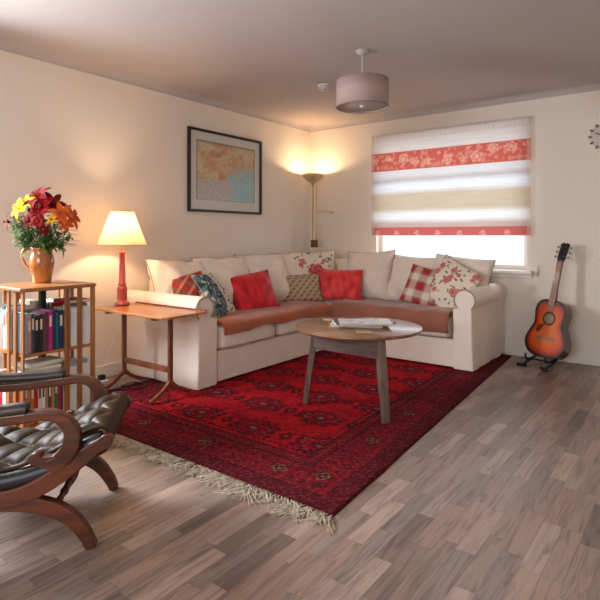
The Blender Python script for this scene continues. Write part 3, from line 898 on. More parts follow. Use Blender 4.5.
def mapc(c):
    u, v = c.y / iw, c.z / ih
    n = noise.noise(V((u * 2, v * 2, 1))) * 0.5 + noise.noise(V((u * 6, v * 6, 4))) * 0.25
    lf = smooth01(-0.22, 0.22, v + 0.15 - u * 0.45 + n * 1.1)
    c0 = mix(lin(176, 204, 202), mix(lin(222, 166, 116), lin(226, 200, 164), smooth01(-0.4, 0.4, n * 2)), lf)
    hot = smooth01(0.12, 0.42, noise.noise(V((u * 2.4, v * 2.4, 8)))) * lf; c0 = mix(c0, lin(206, 128, 88), hot * 0.7)
    if noise.noise(V((u * 16, v * 22, 3))) > 0.33: c0 = mix(c0, lin(130, 106, 86), 0.35)
    k2 = smooth01(-0.2, -0.35, v) * smooth01(0.3, 0.0, u); c0 = mix(c0, mix(lin(212, 196, 184), lin(140, 120, 112), 0.3 if noise.noise(V((u * 26, v * 12, 3))) > 0.15 else 0), k2)
    if abs(u) > 0.96 or abs(v) > 0.95: c0 = lin(170, 148, 122)
    return c0
paint(o, mapc)
bm = B(); box2(bm, (0.0165, -w + f, -h + f), (0.0185, w - f, h - f)); obj('glazing', bm, M_glass, fr)

# ------------------------------------------------------------------ roman blind
bl = thing('roman_blind', 'cream and red patterned fabric roman blind half lowered over the window', 'blind', (-2.066, 5.165, 0))
BX0, BX1, BZ0, BZ1 = -0.825, 0.828, 1.122, 2.225
stops = [(1.122, (190, 96, 90)), (1.21, (196, 170, 160)), (1.275, (238, 234, 232)), (1.38, (204, 184, 160)), (1.585, (232, 232, 238)), (1.69, (190, 176, 172)), (1.735, (220, 214, 214)), (1.82, (192, 92, 78)), (2.02, (218, 208, 202)), (2.155, (206, 184, 178)), (2.205, (230, 222, 214)), (3, (0, 0, 0))]  # whitest bands paint window light coming through between the fold layers
rf = random.Random(5)
BF = [(-0.8 + 1.64 * i / 10 + rf.uniform(-.03, .03), 1.92 + rf.uniform(-.045, .045), rf.uniform(0.035, 0.062), rf.random() * 6) for i in range(11)] + [(-0.75 + 1.6 * i / 7, 1.15, 0.032, i) for i in range(8)] + \
     [(-0.72 + 1.64 * i / 10 + rf.uniform(-.03, .03), 1.92 + rf.uniform(-.07, .07), rf.uniform(0.018, 0.028), rf.random() * 6) for i in range(10)]
def blc(c):
    z = c.z; col = (1, 1, 1)
    for (a, rgb), (b, _) in zip(stops, stops[1:]):
        if a <= z < b: col = lin(*rgb); nb = (a, b); break
    zf = z + 0.012 * noise.noise(V((c.x * 2, z * 3, 7)))
    if not (1.82 <= z < 2.02 or z < 1.21):
        acc = [0, 0, 0]
        for kk in (-2, -1, 0, 1, 2):
            zz2 = max(1.2101, zf + kk * 0.011)
            if 1.82 <= zz2 < 2.02: zz2 = 1.8199 if z < 1.9 else 2.0201
            for (a, rgb), (b, _) in zip(stops, stops[1:]):
                if a <= zz2 < b:
                    for ch in range(3): acc[ch] += lin(*rgb)[ch] / 5
        col = tuple(x * (0.96 + 0.08 * noise.noise(V((c.x * 4, z * 60, 2)))) for x in acc)
    if 1.82 <= z < 2.02 or z < 1.21:
        for (x, zz, r, ph) in BF:
            dx, dz = c.x - x, z - zz; d = sqrt(dx * dx + dz * dz); th = atan2(dz, dx); k = r * (0.7 + 0.3 * abs(cos(2.5 * th + ph)))
            if d < k and not (0.45 * r < d < 0.58 * r): col = mix(col, lin(226, 172, 150), 0.55 + 0.3 * sin(th * 9 + d * 200))
    if 1.83 <= z < 2.01 and noise.noise(V((c.x * 24, z * 24, 3))) > 0.12: col = mix(col, lin(226, 172, 150), 0.3)
    if 2.155 <= z < 2.205 and (int((c.x + 3) / 0.02) + int(z / 0.012)) % 2: col = lin(224, 214, 206)
    if (c.x < BX0 + 0.035 or c.x > BX1 - 0.035): col = mix(col, lin(206, 188, 172), 0.35)
    return col
bm = B(); n1, n2 = 220, 140; G = []
for i in range(n1 + 1):
    r = []
    for j in range(n2 + 1):
        x = BX0 + (BX1 - BX0) * i / n1; z = BZ0 + (BZ1 - BZ0) * j / n2
        fold = 0.006 * sin((z - 1.12) / 0.275 * pi) ** 2 + 0.004 * noise.noise(V((x * 3, z * 5, 0)))
        r.append(bm.verts.new((x, -0.012 - fold, z)))
    G.append(r)
for i in range(n1):
    for j in range(n2): bm.faces.new((G[i][j], G[i + 1][j], G[i + 1][j + 1], G[i][j + 1])).smooth = True
o = obj('blind_fabric', bm, translucent('blind_cotton', (0, 0, 0), 0.27, attr='Col'), bl); paint(o, blc)
bm = B(); box2(bm, (BX0, -0.006, BZ1 - 0.03), (BX1, 0.03, BZ1)); obj('headrail', bm, M_trim, bl, bevel=0.003)
bm = B(); tube(bm, [(BX1 - 0.012, 0.0, 2.2), (BX1 - 0.005, 0.0, 1.3), (BX1 + 0.01, -0.005, 0.87)], 0.0018, 6); obj('pull_cord', bm, M_white, bl)
cl = thing('cord_cleat', 'small white cord cleat on the wall at the sill end', 'cleat', (-1.185, 5.2, 0.80))
bm = B(); box2(bm, (-0.008, -0.015, -0.02), (0.008, -0.001, 0.02)); obj('cleat_base', bm, M_trim, cl)
bm = B(); tube(bm, spline([(0.012, -0.02, 0.05), (0, -0.018, 0.03), (0, -0.018, -0.03), (-0.012, -0.02, -0.05)], 4), 0.004, 6); obj('cleat_horns', bm, mat('grey_cleat', (190, 186, 180), 0.5), cl)

# ------------------------------------------------------------------ wall clock
ck = thing('wall_clock', 'wall clock with dark numerals cut off by the right edge', 'clock', (-0.655, 5.2, 1.975))
bm = B(); MR = Matrix.Rotation(pi / 2, 4, 'X'); lathe(bm, [(0.0001, 0.002), (0.105, 0.002), (0.108, 0.012), (0.100, 0.018), (0.0001, 0.018)], 48, cap=False); bmesh.ops.transform(bm, matrix=MR, verts=bm.verts)
obj('clock_face', bm, mat('clock_face_cream', (206, 192, 180), 0.6), ck)
M_ckb = mat('clock_brown', (112, 86, 80), 0.5)
for k in range(12):
    a = k * pi / 6; bm = B(); box(bm, (0.105 * sin(a), -0.020, 0.105 * cos(a)), (0.016, 0.004, 0.030), Matrix.Rotation(-a, 3, 'Y').inverted() if False else Matrix.Rotation(a, 3, 'Y')); obj('numeral', bm, M_ckb, ck)

bm = B(); box(bm, (-0.03, -0.021, 0.015), (0.075, 0.003, 0.008), Matrix.Rotation(rad(25), 3, 'Y')); obj('hour_hand', bm, M_dark, ck)
bm = B(); box(bm, (0.02, -0.0235, -0.03), (0.008, 0.002, 0.08), Matrix.Rotation(rad(-35), 3, 'Y')); obj('minute_hand', bm, M_dark, ck)

# ------------------------------------------------------------------ guitar on stand
def guitar():
    base = V((-1.02, 4.86, 0))
    g = bpy.data.objects.new('acoustic_guitar', None); C.objects.link(g)
    tag(g, 'orange sunburst acoustic guitar standing by the wall right of the sofa', 'guitar')
    # local: x across, y up the neck, z = out of the top.
    ps = rad(-108); n = V((cos(ps) * cos(rad(12)), sin(ps) * cos(rad(12)), sin(rad(12)))); x = V((-sin(ps), cos(ps), 0)); y = n.cross(x)
    Mx = Matrix((x, y, n)).transposed() @ Matrix.Rotation(rad(-4.5), 3, 'Z')
    g.matrix_basis = Matrix.Translation((-1.08, 4.86, 0.085)) @ Mx.to_4x4()
    half = [(0.0, 0.0), (0.08, 0.004), (0.145, 0.03), (0.185, 0.085), (0.192, 0.14), (0.172, 0.20), (0.142, 0.26), (0.132, 0.30), (0.138, 0.35), (0.143, 0.40), (0.128, 0.455), (0.085, 0.488), (0.03, 0.497), (0.0, 0.497)]
    hp = spline([(a * 0.93, b, 0) for a, b in half], 4); out = [(p.x, p.y) for p in hp] + [(-p.x, p.y) for p in hp[-2:0:-1]]
    cxy = (0, 0.235); D = 0.105
    bm = B(); n_ = len(out); rings = []
    scl = [1.0, 0.97, 0.92, 0.85, 0.76, 0.65, 0.45, 0.25]
    for k in scl: rings.append([bm.verts.new((cxy[0] + (a - cxy[0]) * k, cxy[1] + (b - cxy[1]) * k, 0.0)) for a, b in out])
    for i in range(len(scl) - 1):
        for k in range(n_): bm.faces.new((rings[i][k], rings[i][(k + 1) % n_], rings[i + 1][(k + 1) % n_], rings[i + 1][k]))
    bm.faces.new(rings[-1])
    o = obj('soundboard', bm, colmat('sunburst_lacquer', 0.22, 0, spec=0.5), g)
    ca = o.data.color_attributes.new('Col', 'FLOAT_COLOR', 'POINT')
    cols = [lin(34, 10, 8), lin(44, 12, 8), lin(92, 26, 10), lin(160, 44, 12), lin(200, 70, 18), lin(214, 88, 28), lin(222, 104, 36), lin(222, 104, 36)]
    for k in range(len(o.data.vertices)): ca.data[k].color = (*cols[k // n_], 1)
    bm = B(); a = [bm.verts.new((p, q, -0.0005)) for p, q in out]; b = [bm.verts.new((p, q, -D)) for p, q in out]
    for k in range(n_): bm.faces.new((a[k], a[(k + 1) % n_], b[(k + 1) % n_], b[k])).smooth = True
    bm.faces.new(b); obj('body_back_and_sides', bm, mat('dark_mahogany_lacquer', (74, 30, 20), 0.25, coat=0.5), g)
    bm = B(); tube(bm, [(p, q, 0.0) for p, q in out + out[:1]], 0.003, 6); obj('binding', bm, mat('dark_binding', (40, 16, 12), 0.3), g)
    bm = B(); lathe(bm, [(0.0001, 0.001), (0.048, 0.001), (0.048, 0.0016), (0.0001, 0.0016)], 36, cap=False, c=(0, 0.335, 0)); obj('sound_hole', bm, mat('sound_hole_interior', (176, 146, 116), 0.8), g)
    bm = B(); tube(bm, [(0.050 * cos(2 * pi * k / 40), 0.335 + 0.052 * sin(2 * pi * k / 40), 0.001) for k in range(41)], 0.006, 6); obj('rosette', bm, mat('rosette_dark', (60, 30, 20), 0.4), g)
    bm = B(); prism(bm, [(-0.028, 0.29), (-0.085, 0.265), (-0.10, 0.22), (-0.075, 0.20), (-0.045, 0.25), (-0.03, 0.28)], 0.0012, 0.0022); obj('pickguard', bm, mat('pickguard_brown', (110, 44, 20), 0.3), g)
    bm = B(); box2(bm, (-0.082, 0.152, 0.001), (0.082, 0.176, 0.009)); box2(bm, (-0.036, 0.171, 0.009), (0.036, 0.173, 0.013)); obj('bridge', bm, mat('bridge_rosewood', (150, 110, 84), 0.5), g, bevel=0.003)
    bm = B(); prism(bm, [(-0.0275, 0.40), (0.0275, 0.40), (0.0225, 0.835), (-0.0225, 0.835)], 0.002, 0.009); obj('fretboard', bm, mat('fretboard_wood', (160, 118, 94), 0.5), g)
    for k in range(1, 15):
        yy = 0.835 - 0.68 * (1 - 2 ** (-k / 12))
        if yy > 0.41: bm = B(); box2(bm, (-0.023, yy - 0.0008, 0.009), (0.023, yy + 0.0008, 0.0102)); obj('fret', bm, M_chrome, g)
    bm = B(); bar(bm, [(0, 0.49, -0.018), (0, 0.6, -0.010), (0, 0.835, -0.008), (0, 0.85, -0.008)], 0.046, 0.024, (1, 0, 0), [1.6, 1.0, 0.9, 0.8]); obj('neck', bm, mat('neck_mahogany', (112, 60, 36), 0.35), g, bevel=0.006)
    Mh = Matrix.Translation((0, 0.835, 0.0)) @ Matrix.Rotation(rad(-12), 4, 'X')
    bm = B(); prism(bm, [(-0.022, 0), (0.022, 0), (0.034, 0.03), (0.037, 0.165), (0.018, 0.178), (0, 0.170), (-0.018, 0.178), (-0.037, 0.165), (-0.034, 0.03)], -0.014, 0.002, Mh)
    h = obj('headstock', bm, M_black, g, bevel=0.002)
    for s in (-1, 1):
        for k in range(3):
            bm = B(); yy = 0.045 + 0.045 * k
            tube(bm, [(s * 0.034, yy, -0.008), (s * 0.052, yy, -0.008)], 0.0025, 6)
            box(bm, (s * 0.058, yy, -0.008), (0.014, 0.020, 0.006)); tube(bm, [(s * 0.022, yy, 0.002), (s * 0.022, yy, 0.012)], 0.004, 8)
            bmesh.ops.transform(bm, matrix=Mh, verts=bm.verts); obj('tuning_peg', bm, M_chrome, h)
    bm = B()
    for k in range(6):
        xx = -0.022 + 0.0088 * k; x2 = xx * 0.8
        tube(bm, [(xx, 0.172, 0.012), (xx * .8, 0.835, 0.0105), (x2 * 1.1, 0.87, 0.004)], 0.0006, 4)
    obj('strings', bm, M_chrome, g)
    # stand
    s = thing('guitar_stand', 'low black A-frame guitar stand under the guitar', 'stand', (-1.09, 4.88, 0), rad(-18))
    for q in (-1, 1):
        bm = B(); tube(bm, spline([(q * 0.10, -0.125, 0.004 + 0.012), (q * 0.105, -0.02, 0.035), (q * 0.09, 0.10, 0.075), (q * 0.05, 0.17, 0.13), (q * 0.03, 0.20, 0.28)], 6), 0.009, 8); obj('leg', bm, M_black, s)
        bm = B(); tube(bm, [(q * 0.135, -0.145, 0.016), (q * 0.065, -0.105, 0.016)], 0.014, 10); obj('rubber_foot', bm, M_black, s)
        bm = B(); tube(bm, spline([(q * 0.09, 0.12, 0.078), (q * 0.09, 0.02, 0.060), (q * 0.09, -0.06, 0.058), (q * 0.09, -0.082, 0.075), (q * 0.09, -0.085, 0.11)], 6), 0.009, 8); obj('support_arm', bm, M_black, s)
    bm = B(); tube(bm, [(-0.10, 0.03, 0.045), (0.10, 0.03, 0.045)], 0.006, 8); obj('crossbar', bm, M_black, s)
    bm = B(); tube(bm, [(-0.035, 0.20, 0.28), (0.035, 0.20, 0.28)], 0.011, 8); obj('back_rest', bm, M_black, s)
guitar()

# ------------------------------------------------------------------ revolving bookcase
HB = 0.204; BT = 0.85
BCp = V((-2.974, 1.523, 0)); BROT = pi / 2
bc = thing('bookcase', 'square wooden revolving bookcase filled with books against the left wall', 'bookcase', BCp, BROT)
bm = B(); cr = 0.02
prism(bm, [(-HB - .012 + cr, -HB - .012), (HB + .012 - cr, -HB - .012), (HB + .012, -HB - .012 + cr), (HB + .012, HB + .012 - cr), (HB + .012 - cr, HB + .012), (-HB - .012 + cr, HB + .012), (-HB - .012, HB + .012 - cr), (-HB - .012, -HB - .012 + cr)], BT - 0.02, BT)
obj('top_board', bm, M_oak_h, bc, bevel=0.005)
for z in (0.115, 0.490):
    bm = B(); box2(bm, (-HB + .011, -HB + .011, z), (HB - .011, HB - .011, z + 0.016)); obj('shelf', bm, M_oak_h, bc)
bm = B(); box2(bm, (-0.015, -0.015, 0.132), (0.015, 0.015, BT - 0.0205)); obj('centre_post', bm, mat('black_post', (40, 34, 32), 0.5), bc)
bm = B()
for a in (pi / 4, -pi / 4): box(bm, (0, 0, 0.035), (0.50, 0.045, 0.05), Matrix.Rotation(a, 3, 'Z'))
obj('base', bm, M_oak, bc, bevel=0.006)
bm = B(); lathe(bm, [(0.05, 0.0605), (0.05, 0.1145)], 20); obj('swivel', bm, M_dark, bc)
for k in range(4):
    R4 = Matrix.Rotation(k * pi / 2, 3, 'Z')
    for sx in (0.036, 0.110, 0.190):
        p = R4 @ V((sx, -HB + 0.0055, (BT + 0.09) / 2)); bm = B(); box(bm, p, (0.027, 0.010, BT - 0.13), R4); obj('slat', bm, M_oak, bc, bevel=0.002)

BK = 0
ORD = ['leftmost', 'second', 'third', 'fourth', 'fifth', 'sixth', 'seventh', 'eighth', 'ninth', 'tenth', 'eleventh', 'twelfth', 'thirteenth', 'fourteenth', 'fifteenth']
NAMES = {}
bookmats = {}
def cname(c):
    tbl = {'black': (32, 30, 34), 'slate': (62, 68, 82), 'brown': (112, 66, 44), 'purple': (98, 40, 96), 'magenta': (176, 46, 112), 'navy': (34, 44, 90), 'teal': (30, 122, 128), 'green': (48, 110, 78), 'red': (172, 26, 34), 'orange': (202, 106, 48), 'cream': (220, 206, 180), 'white': (228, 226, 222), 'pale blue': (164, 192, 206), 'turquoise': (60, 166, 156), 'grey': (140, 136, 134), 'tan': (178, 140, 102), 'pink': (196, 136, 130)}
    return tbl[c]
def book(col, x, y, z, w, h, d, label, group, k4, lean=0, title=True):
    """local spot in bookcase frame before the quarter turn k4: spine faces -y"""
    R4 = Matrix.Rotation(k4 * pi / 2, 3, 'Z'); p = R4 @ V((x, y, z))
    wp = Matrix.Rotation(BROT, 3, 'Z') @ p + BCp
    e = thing('book', label, 'book', wp, BROT + k4 * pi / 2, group)
    if col not in bookmats: bookmats[col] = mat('book_' + col.replace(' ', '_'), cname(col), 0.5, var=0.06)
    bm = B(); box2(bm, (-w / 2, 0, 0), (w / 2, 0.003, h)); box2(bm, (-w / 2, 0.003, 0), (-w / 2 + 0.0018, d, h)); box2(bm, (w / 2 - 0.0018, 0.003, 0), (w / 2, d, h))
    c = obj('cover', bm, bookmats[col], e)
    bm = B(); box2(bm, (-w / 2 + 0.002, 0.0035, 0.003), (w / 2 - 0.002, d - 0.003, h - 0.003)); obj('pages', bm, M_page, e)
    if title and w > 0.016:
        bm = B(); box2(bm, (-w * 0.28, -0.0006, h * 0.60), (w * 0.28, -0.0001, h * 0.88))
        lc = 'cream' if col not in ('cream', 'white', 'pale blue') else 'brown'
        if col == 'black' and w > 0.024: lc = 'orange'
        if lc not in bookmats: bookmats[lc] = mat('book_' + lc, cname(lc), 0.5)
        obj('spine_label', bm, bookmats[lc], e)
    return e


def row(cols, x0, x1, y, z, hr, d, k4, where, seed):
    rnd = random.Random(seed); ws = [rnd.uniform(0.75, 1.3) for _ in cols]; T = sum(ws); x = x0
    for i, (c, wv) in enumerate(zip(cols, ws)):
        w = (x1 - x0) * wv / T; hh = rnd.uniform(*hr)
        book(c, x + w / 2, y + rnd.uniform(0, 0.008), z, w - 0.0016, hh, d - rnd.uniform(0, 0.015), '%s book, %s in the %s' % (c, ORD[i], where), 'books in the revolving bookcase', k4)
        x += w
ZU, ZL = 0.5075, 0.1325
yb = -HB + 0.013
row(['pale blue', 'pink', 'slate', 'black', 'black', 'brown', 'purple', 'magenta', 'navy', 'teal', 'navy', 'green'], -0.190, 0.040, yb, ZU, (0.19, 0.215), 0.135, 0, 'upper front shelf row', 3)
row(['white', 'grey', 'cream', 'tan', 'red'], -0.190, 0.04, yb, ZU, (0.20, 0.235), 0.135, 1, 'upper row on the side by the table lamp', 4)
row(['turquoise', 'turquoise', 'white', 'cream', 'white', 'white', 'pale blue', 'white', 'cream'], -0.190, 0.04, yb, ZU, (0.215, 0.245), 0.135, 2, 'upper row at the wall side', 5)
row(['pale blue', 'white', 'pale blue', 'pink', 'teal', 'cream', 'white', 'grey'], -0.190, 0.04, yb, ZU, (0.20, 0.235), 0.135, 3, 'upper row on the far left side', 6)
row(['orange', 'tan', 'orange', 'red', 'cream', 'white', 'tan', 'brown', 'tan', 'green', 'red', 'purple', 'white'], -0.190, 0.04, yb, ZL, (0.21, 0.25), 0.135, 0, 'lower front shelf row', 7)
row(['white', 'pale blue', 'white', 'cream', 'grey'], -0.190, 0.04, yb, ZL, (0.25, 0.30), 0.135, 1, 'lower row on the side by the table lamp', 8)
row(['white', 'cream', 'orange', 'red', 'pale blue', 'white', 'tan', 'white'], -0.190, 0.04, yb, ZL, (0.21, 0.25), 0.135, 3, 'lower row on the far left side', 9)
def flat(col, x, y, z, w, d, t, rz, label, kind='magazine', group='papers laid flat on the lower books'):
    wp = Matrix.Rotation(BROT, 3, 'Z') @ V((x, y, z)) + BCp
    e = thing(kind, label, kind, wp, BROT + rz, group)
    bm = B(); box2(bm, (-w / 2, -d / 2, 0), (w / 2, d / 2, t)); obj('cover', bm, bookmats[col], e, bevel=0.001)
    bm = B(); box2(bm, (-w / 2 + .001, -d / 2 - 0.0008, 0.002), (w / 2 - 0.001, -d / 2 - 0.0001, t - 0.002)); obj('pages', bm, M_page, e)
zz = 0.386
for q, (c, t, rz, l) in enumerate((('white', 0.018, 0.05, 'white magazine lying flat at the bottom of the bookcase paper pile'), ('grey', 0.02, -0.12, 'grey magazine lying flat in the middle of the bookcase paper pile'), ('white', 0.022, 0.1, 'white brochure lying flat topmost in the bookcase paper pile'))):
    flat(c, -0.085 + 0.008 * q, yb + 0.075, zz, 0.19, 0.12, t, rz, l); zz += t + 0.001

flat('red', 0.12, -0.10, ZU + 0.237, 0.13, 0.16, 0.018, 0.04, 'red book lying flat on top of the upright books by the slats', 'book', 'books in the revolving bookcase')

# ------------------------------------------------------------------ jug and flowers
JP = V((-3.04, 1.555, 0.851))
jg = thing('jug', 'glazed brown pottery jug with a side handle on the bookcase', 'jug', JP, math.atan(400 / 531))
m = NT('honey_glaze'); nz = m.n('TexNoise', {'Vector': m.coord(), 'Scale': 14.0, 'Detail': 3.0}).outputs[0]
m.set('Base Color', m.ramp(nz, [(0.35, lin(150, 84, 34)), (0.65, lin(190, 120, 56))])); m.set('Roughness', 0.18); m.set('Coat Weight', 0.6); M_glaze = m.m
bm = B(); lathe(bm, [(0.0001, 0), (0.048, 0), (0.050, 0.008), (0.054, 0.03), (0.064, 0.085), (0.068, 0.12), (0.062, 0.155), (0.056, 0.175), (0.058, 0.192), (0.064, 0.202), (0.060, 0.203), (0.052, 0.18), (0.057, 0.15), (0.062, 0.12), (0.05, 0.03), (0.0001, 0.012)], 40, cap=False)
obj('jug_body', bm, M_glaze, jg)
bm = B(); tube(bm, spline([(-0.056, 0, 0.185), (-0.085, 0, 0.200), (-0.112, 0, 0.175), (-0.112, 0, 0.135), (-0.09, 0, 0.095), (-0.060, 0, 0.068)], 6), [0.0085] * 31, 10); obj('handle', bm, M_glaze, jg)

M_leaf = mat('lily_leaf', (78, 118, 50), 0.5, var=0.35, nscale=12)
M_stem = mat('lily_stem', (84, 108, 50), 0.6)
M_sta = mat('lily_stamen', (120, 60, 20), 0.7)
PETC = {'deep red': (118, 4, 8), 'crimson': (140, 8, 16), 'yellow': (214, 178, 26), 'orange': (214, 96, 40), 'maroon': (104, 8, 14), 'golden': (236, 176, 52)}
PM = {k: mat('petal_' + k.replace(' ', '_'), v, 0.8, var=0.15, nscale=20, spec=0.15) for k, v in PETC.items()}
camR = V((0.799, 0.602, 0)); camF = V((-0.602, 0.799, 0))


def strip(bm, p0, d0, up, L, wd, curl, n=6):
    """pointed petal or leaf: starts p0, heads d0, bends toward -up by curl"""
    d = V(d0).normalized(); up = V(up).normalized(); side = d.cross(up).normalized(); p = V(p0); pr = None
    for i in range(n + 1):
        t = i / n; w = wd * (sin(pi * min(1, 0.12 + t * 0.88)) ** 0.8) / 2 + 0.0003
        nn = side.cross(d).normalized()
        a, b, c = bm.verts.new(p - side * w + nn * w * .25), bm.verts.new(p - nn * 0.0), bm.verts.new(p + side * w + nn * w * .25)
        if pr:
            bm.faces.new((pr[0], pr[1], b, a)).smooth = True; bm.faces.new((pr[1], pr[2], c, b)).smooth = True
        pr = (a, b, c); d = (Matrix.Rotation(curl / n, 3, side) @ d).normalized(); p = p + d * L / n


def lily(label, col, dx, df, dz, R, facing, np_=6, buds=False):
    """head at jug centre + dx right, df away, dz above rim"""
    dx *= 1.12; dz = dz * 1.28 - 0.005; R *= 0.92
    rim = JP + V((0, 0, 0.195)); head = rim + camR * dx + camF * df + V((0, 0, dz))
    e = thing('lily' if R > 0.028 else 'small_flower', label, 'flower', JP + V((0, 0, 0.02)), 0, 'cut flowers in the jug')
    o0 = JP + V((0, 0, 0.02)); hd = head - o0
    fdir = (camR * facing[0] + camF * facing[1] + V((0, 0, facing[2]))).normalized()
    start = V((-dx * 0.08, -dx * 0.05, 0.012)); neck = V((hd.x * 0.14, hd.y * 0.14, 0.18))
    bm = B(); tube(bm, spline([start, neck, hd * 0.6 + V((0, 0, hd.z * .08)), hd - fdir * R * 0.5], 6), 0.0022, 6); obj('stem', bm, M_stem, e)
    bm = B(); a = fdir.orthogonal().normalized()
    for k in range(np_):
        ax = Matrix.Rotation(2 * pi * k / np_, 3, fdir) @ a
        strip(bm, hd - fdir * R * 0.45, fdir * 0.9 + ax * 0.55, fdir * 0.55 - ax * 0.9, R * 1.35, R * 0.52, -1.5 if True else 0)
    obj('petals', bm, PM[col], e)
    bm = B()
    for k in range(5):
        ax = Matrix.Rotation(2 * pi * k / 5, 3, fdir) @ a
        tube(bm, [hd - fdir * R * .3, hd + fdir * R * .25 + ax * R * .12], 0.0012, 4); tube(bm, [hd + fdir * R * .25 + ax * R * .10, hd + fdir * R * .30 + ax * R * .2], 0.003, 5)
    obj('stamens', bm, M_sta, e)
    return e

spec = [
    ('deep red lily at the very top of the bouquet', 'deep red', -0.030, 0.0, 0.250, 0.085, (-.3, -.6, .6)),
    ('deep red lily right of the top bloom', 'deep red', 0.050, 0.02, 0.215, 0.078, (.5, -.6, .4)),
    ('crimson lily below the top bloom', 'crimson', 0.005, -0.035, 0.195, 0.078, (0, -1, .1)),
    ('bright yellow lily at the upper left of the bouquet', 'yellow', -0.130, 0.0, 0.190, 0.068, (-.5, -.8, .3)),
    ('yellow lily between the left bloom and the red ones', 'yellow', -0.085, -0.01, 0.215, 0.058, (-.2, -.8, .5)),
    ('large orange lily at the right of the bouquet', 'orange', 0.110, -0.02, 0.165, 0.068, (.4, -.8, .2)),
    ('orange lily pointing out to the far right', 'orange', 0.155, 0.02, 0.150, 0.075, (.9, -.2, .3)),
    ('small golden bloom low on the right of the bouquet', 'golden', 0.078, -0.07, 0.135, 0.032, (.2, -1, .1)),
    ('maroon flower hanging at the far left', 'maroon', -0.185, 0.0, 0.125, 0.050, (-.8, -.5, 0)),
    ('deep red flower left of centre among the leaves', 'deep red', -0.045, -0.055, 0.130, 0.046, (-.2, -1, .2)),
    ('small crimson flower at the centre of the bouquet', 'crimson', 0.012, -0.075, 0.125, 0.040, (0, -1, .1)),
    ('maroon flower low beside the golden bloom', 'maroon', 0.040, -0.07, 0.090, 0.036, (.3, -1, 0)),
    ('maroon flower behind the far left leaves', 'maroon', -0.150, 0.03, 0.145, 0.042, (-.6, -.6, .3)),
    ('small orange lily half hidden beneath the large orange one', 'orange', 0.125, 0.0, 0.115, 0.050, (.6, -.6, -.2)),
    ('deep red flower between the yellow and crimson lilies', 'deep red', -0.035, -0.02, 0.170, 0.055, (-.3, -1, .1)),
]
for l, c, dx, df, dz, R_, fc in spec: lily(l, c, dx, df, dz, R_, fc)
rl = random.Random(3)
for q in range(20):
    a = rl.uniform(-1, 1); dx = 0.155 * a; df = rl.uniform(-0.07, 0.06); dz = rl.uniform(0.05, 0.20)
    e = thing('foliage_stem', 'green leafy stem rising from the jug among the lilies', 'foliage', JP + V((0, 0, 0.02)), 0, 'leafy stems in the jug')
    tip = camR * dx + camF * df + V((0, 0, 0.175 + dz)); pts = spline([V((0, 0, 0.012)), V((dx * .1, df * .1, 0.17)), tip * 0.75, tip], 6)
    bm = B(); tube(bm, pts, 0.002, 5); st_ = obj('stem', bm, M_stem, e)
    bm = B()
    for k in range(11, len(pts)):
        for s in range(3):
            ang = rl.uniform(0, 6.28); dr = V((cos(ang), sin(ang), rl.uniform(-0.1, 0.9)))
            strip(bm, pts[k], dr, (0, 0, 1), rl.uniform(0.05, 0.09), 0.015, -rl.uniform(0.3, 1.4), 5)
    if q in (2, 7, 11):      # long leaves drooping over the rim
        for s in range(3): strip(bm, pts[10], camR * rl.uniform(.6, 1.2) + camF * -.3 + V((0, 0, .35)), (0, 0, 1), 0.12, 0.014, -2.2, 7)
    obj('leaves', bm, M_leaf, e)

# ------------------------------------------------------------------ leather armchair
Fc = V((0.688, 0.726, 0)); NP = V((-1.755, 1.072, 0)); CW = 0.45
ac = thing('leather_armchair', 'low X-frame armchair in buttoned brown leather with curved wooden arms', 'armchair', NP, atan2(Fc.y, Fc.x))
# local frame: x forward, y across to the far side, z up
M_lea = mat('brown_buttoned_leather', (58, 38, 20), 0.52, var=0.4, nscale=5, bump=0.12, bscale=150, bdist=0.002, spec=0.2)
M_lea2 = mat('black_leather', (34, 30, 29), 0.4, var=0.15, nscale=8, bump=0.08, bscale=160, bdist=0.002, spec=0.4)
M_pad = mat('dark_brown_leather', (54, 40, 34), 0.4, var=0.2, nscale=12, bump=0.1, bscale=160, bdist=0.002, spec=0.4)
M_stud = mat('nickel_studs', (190, 180, 164), 0.25, metal=1.0)


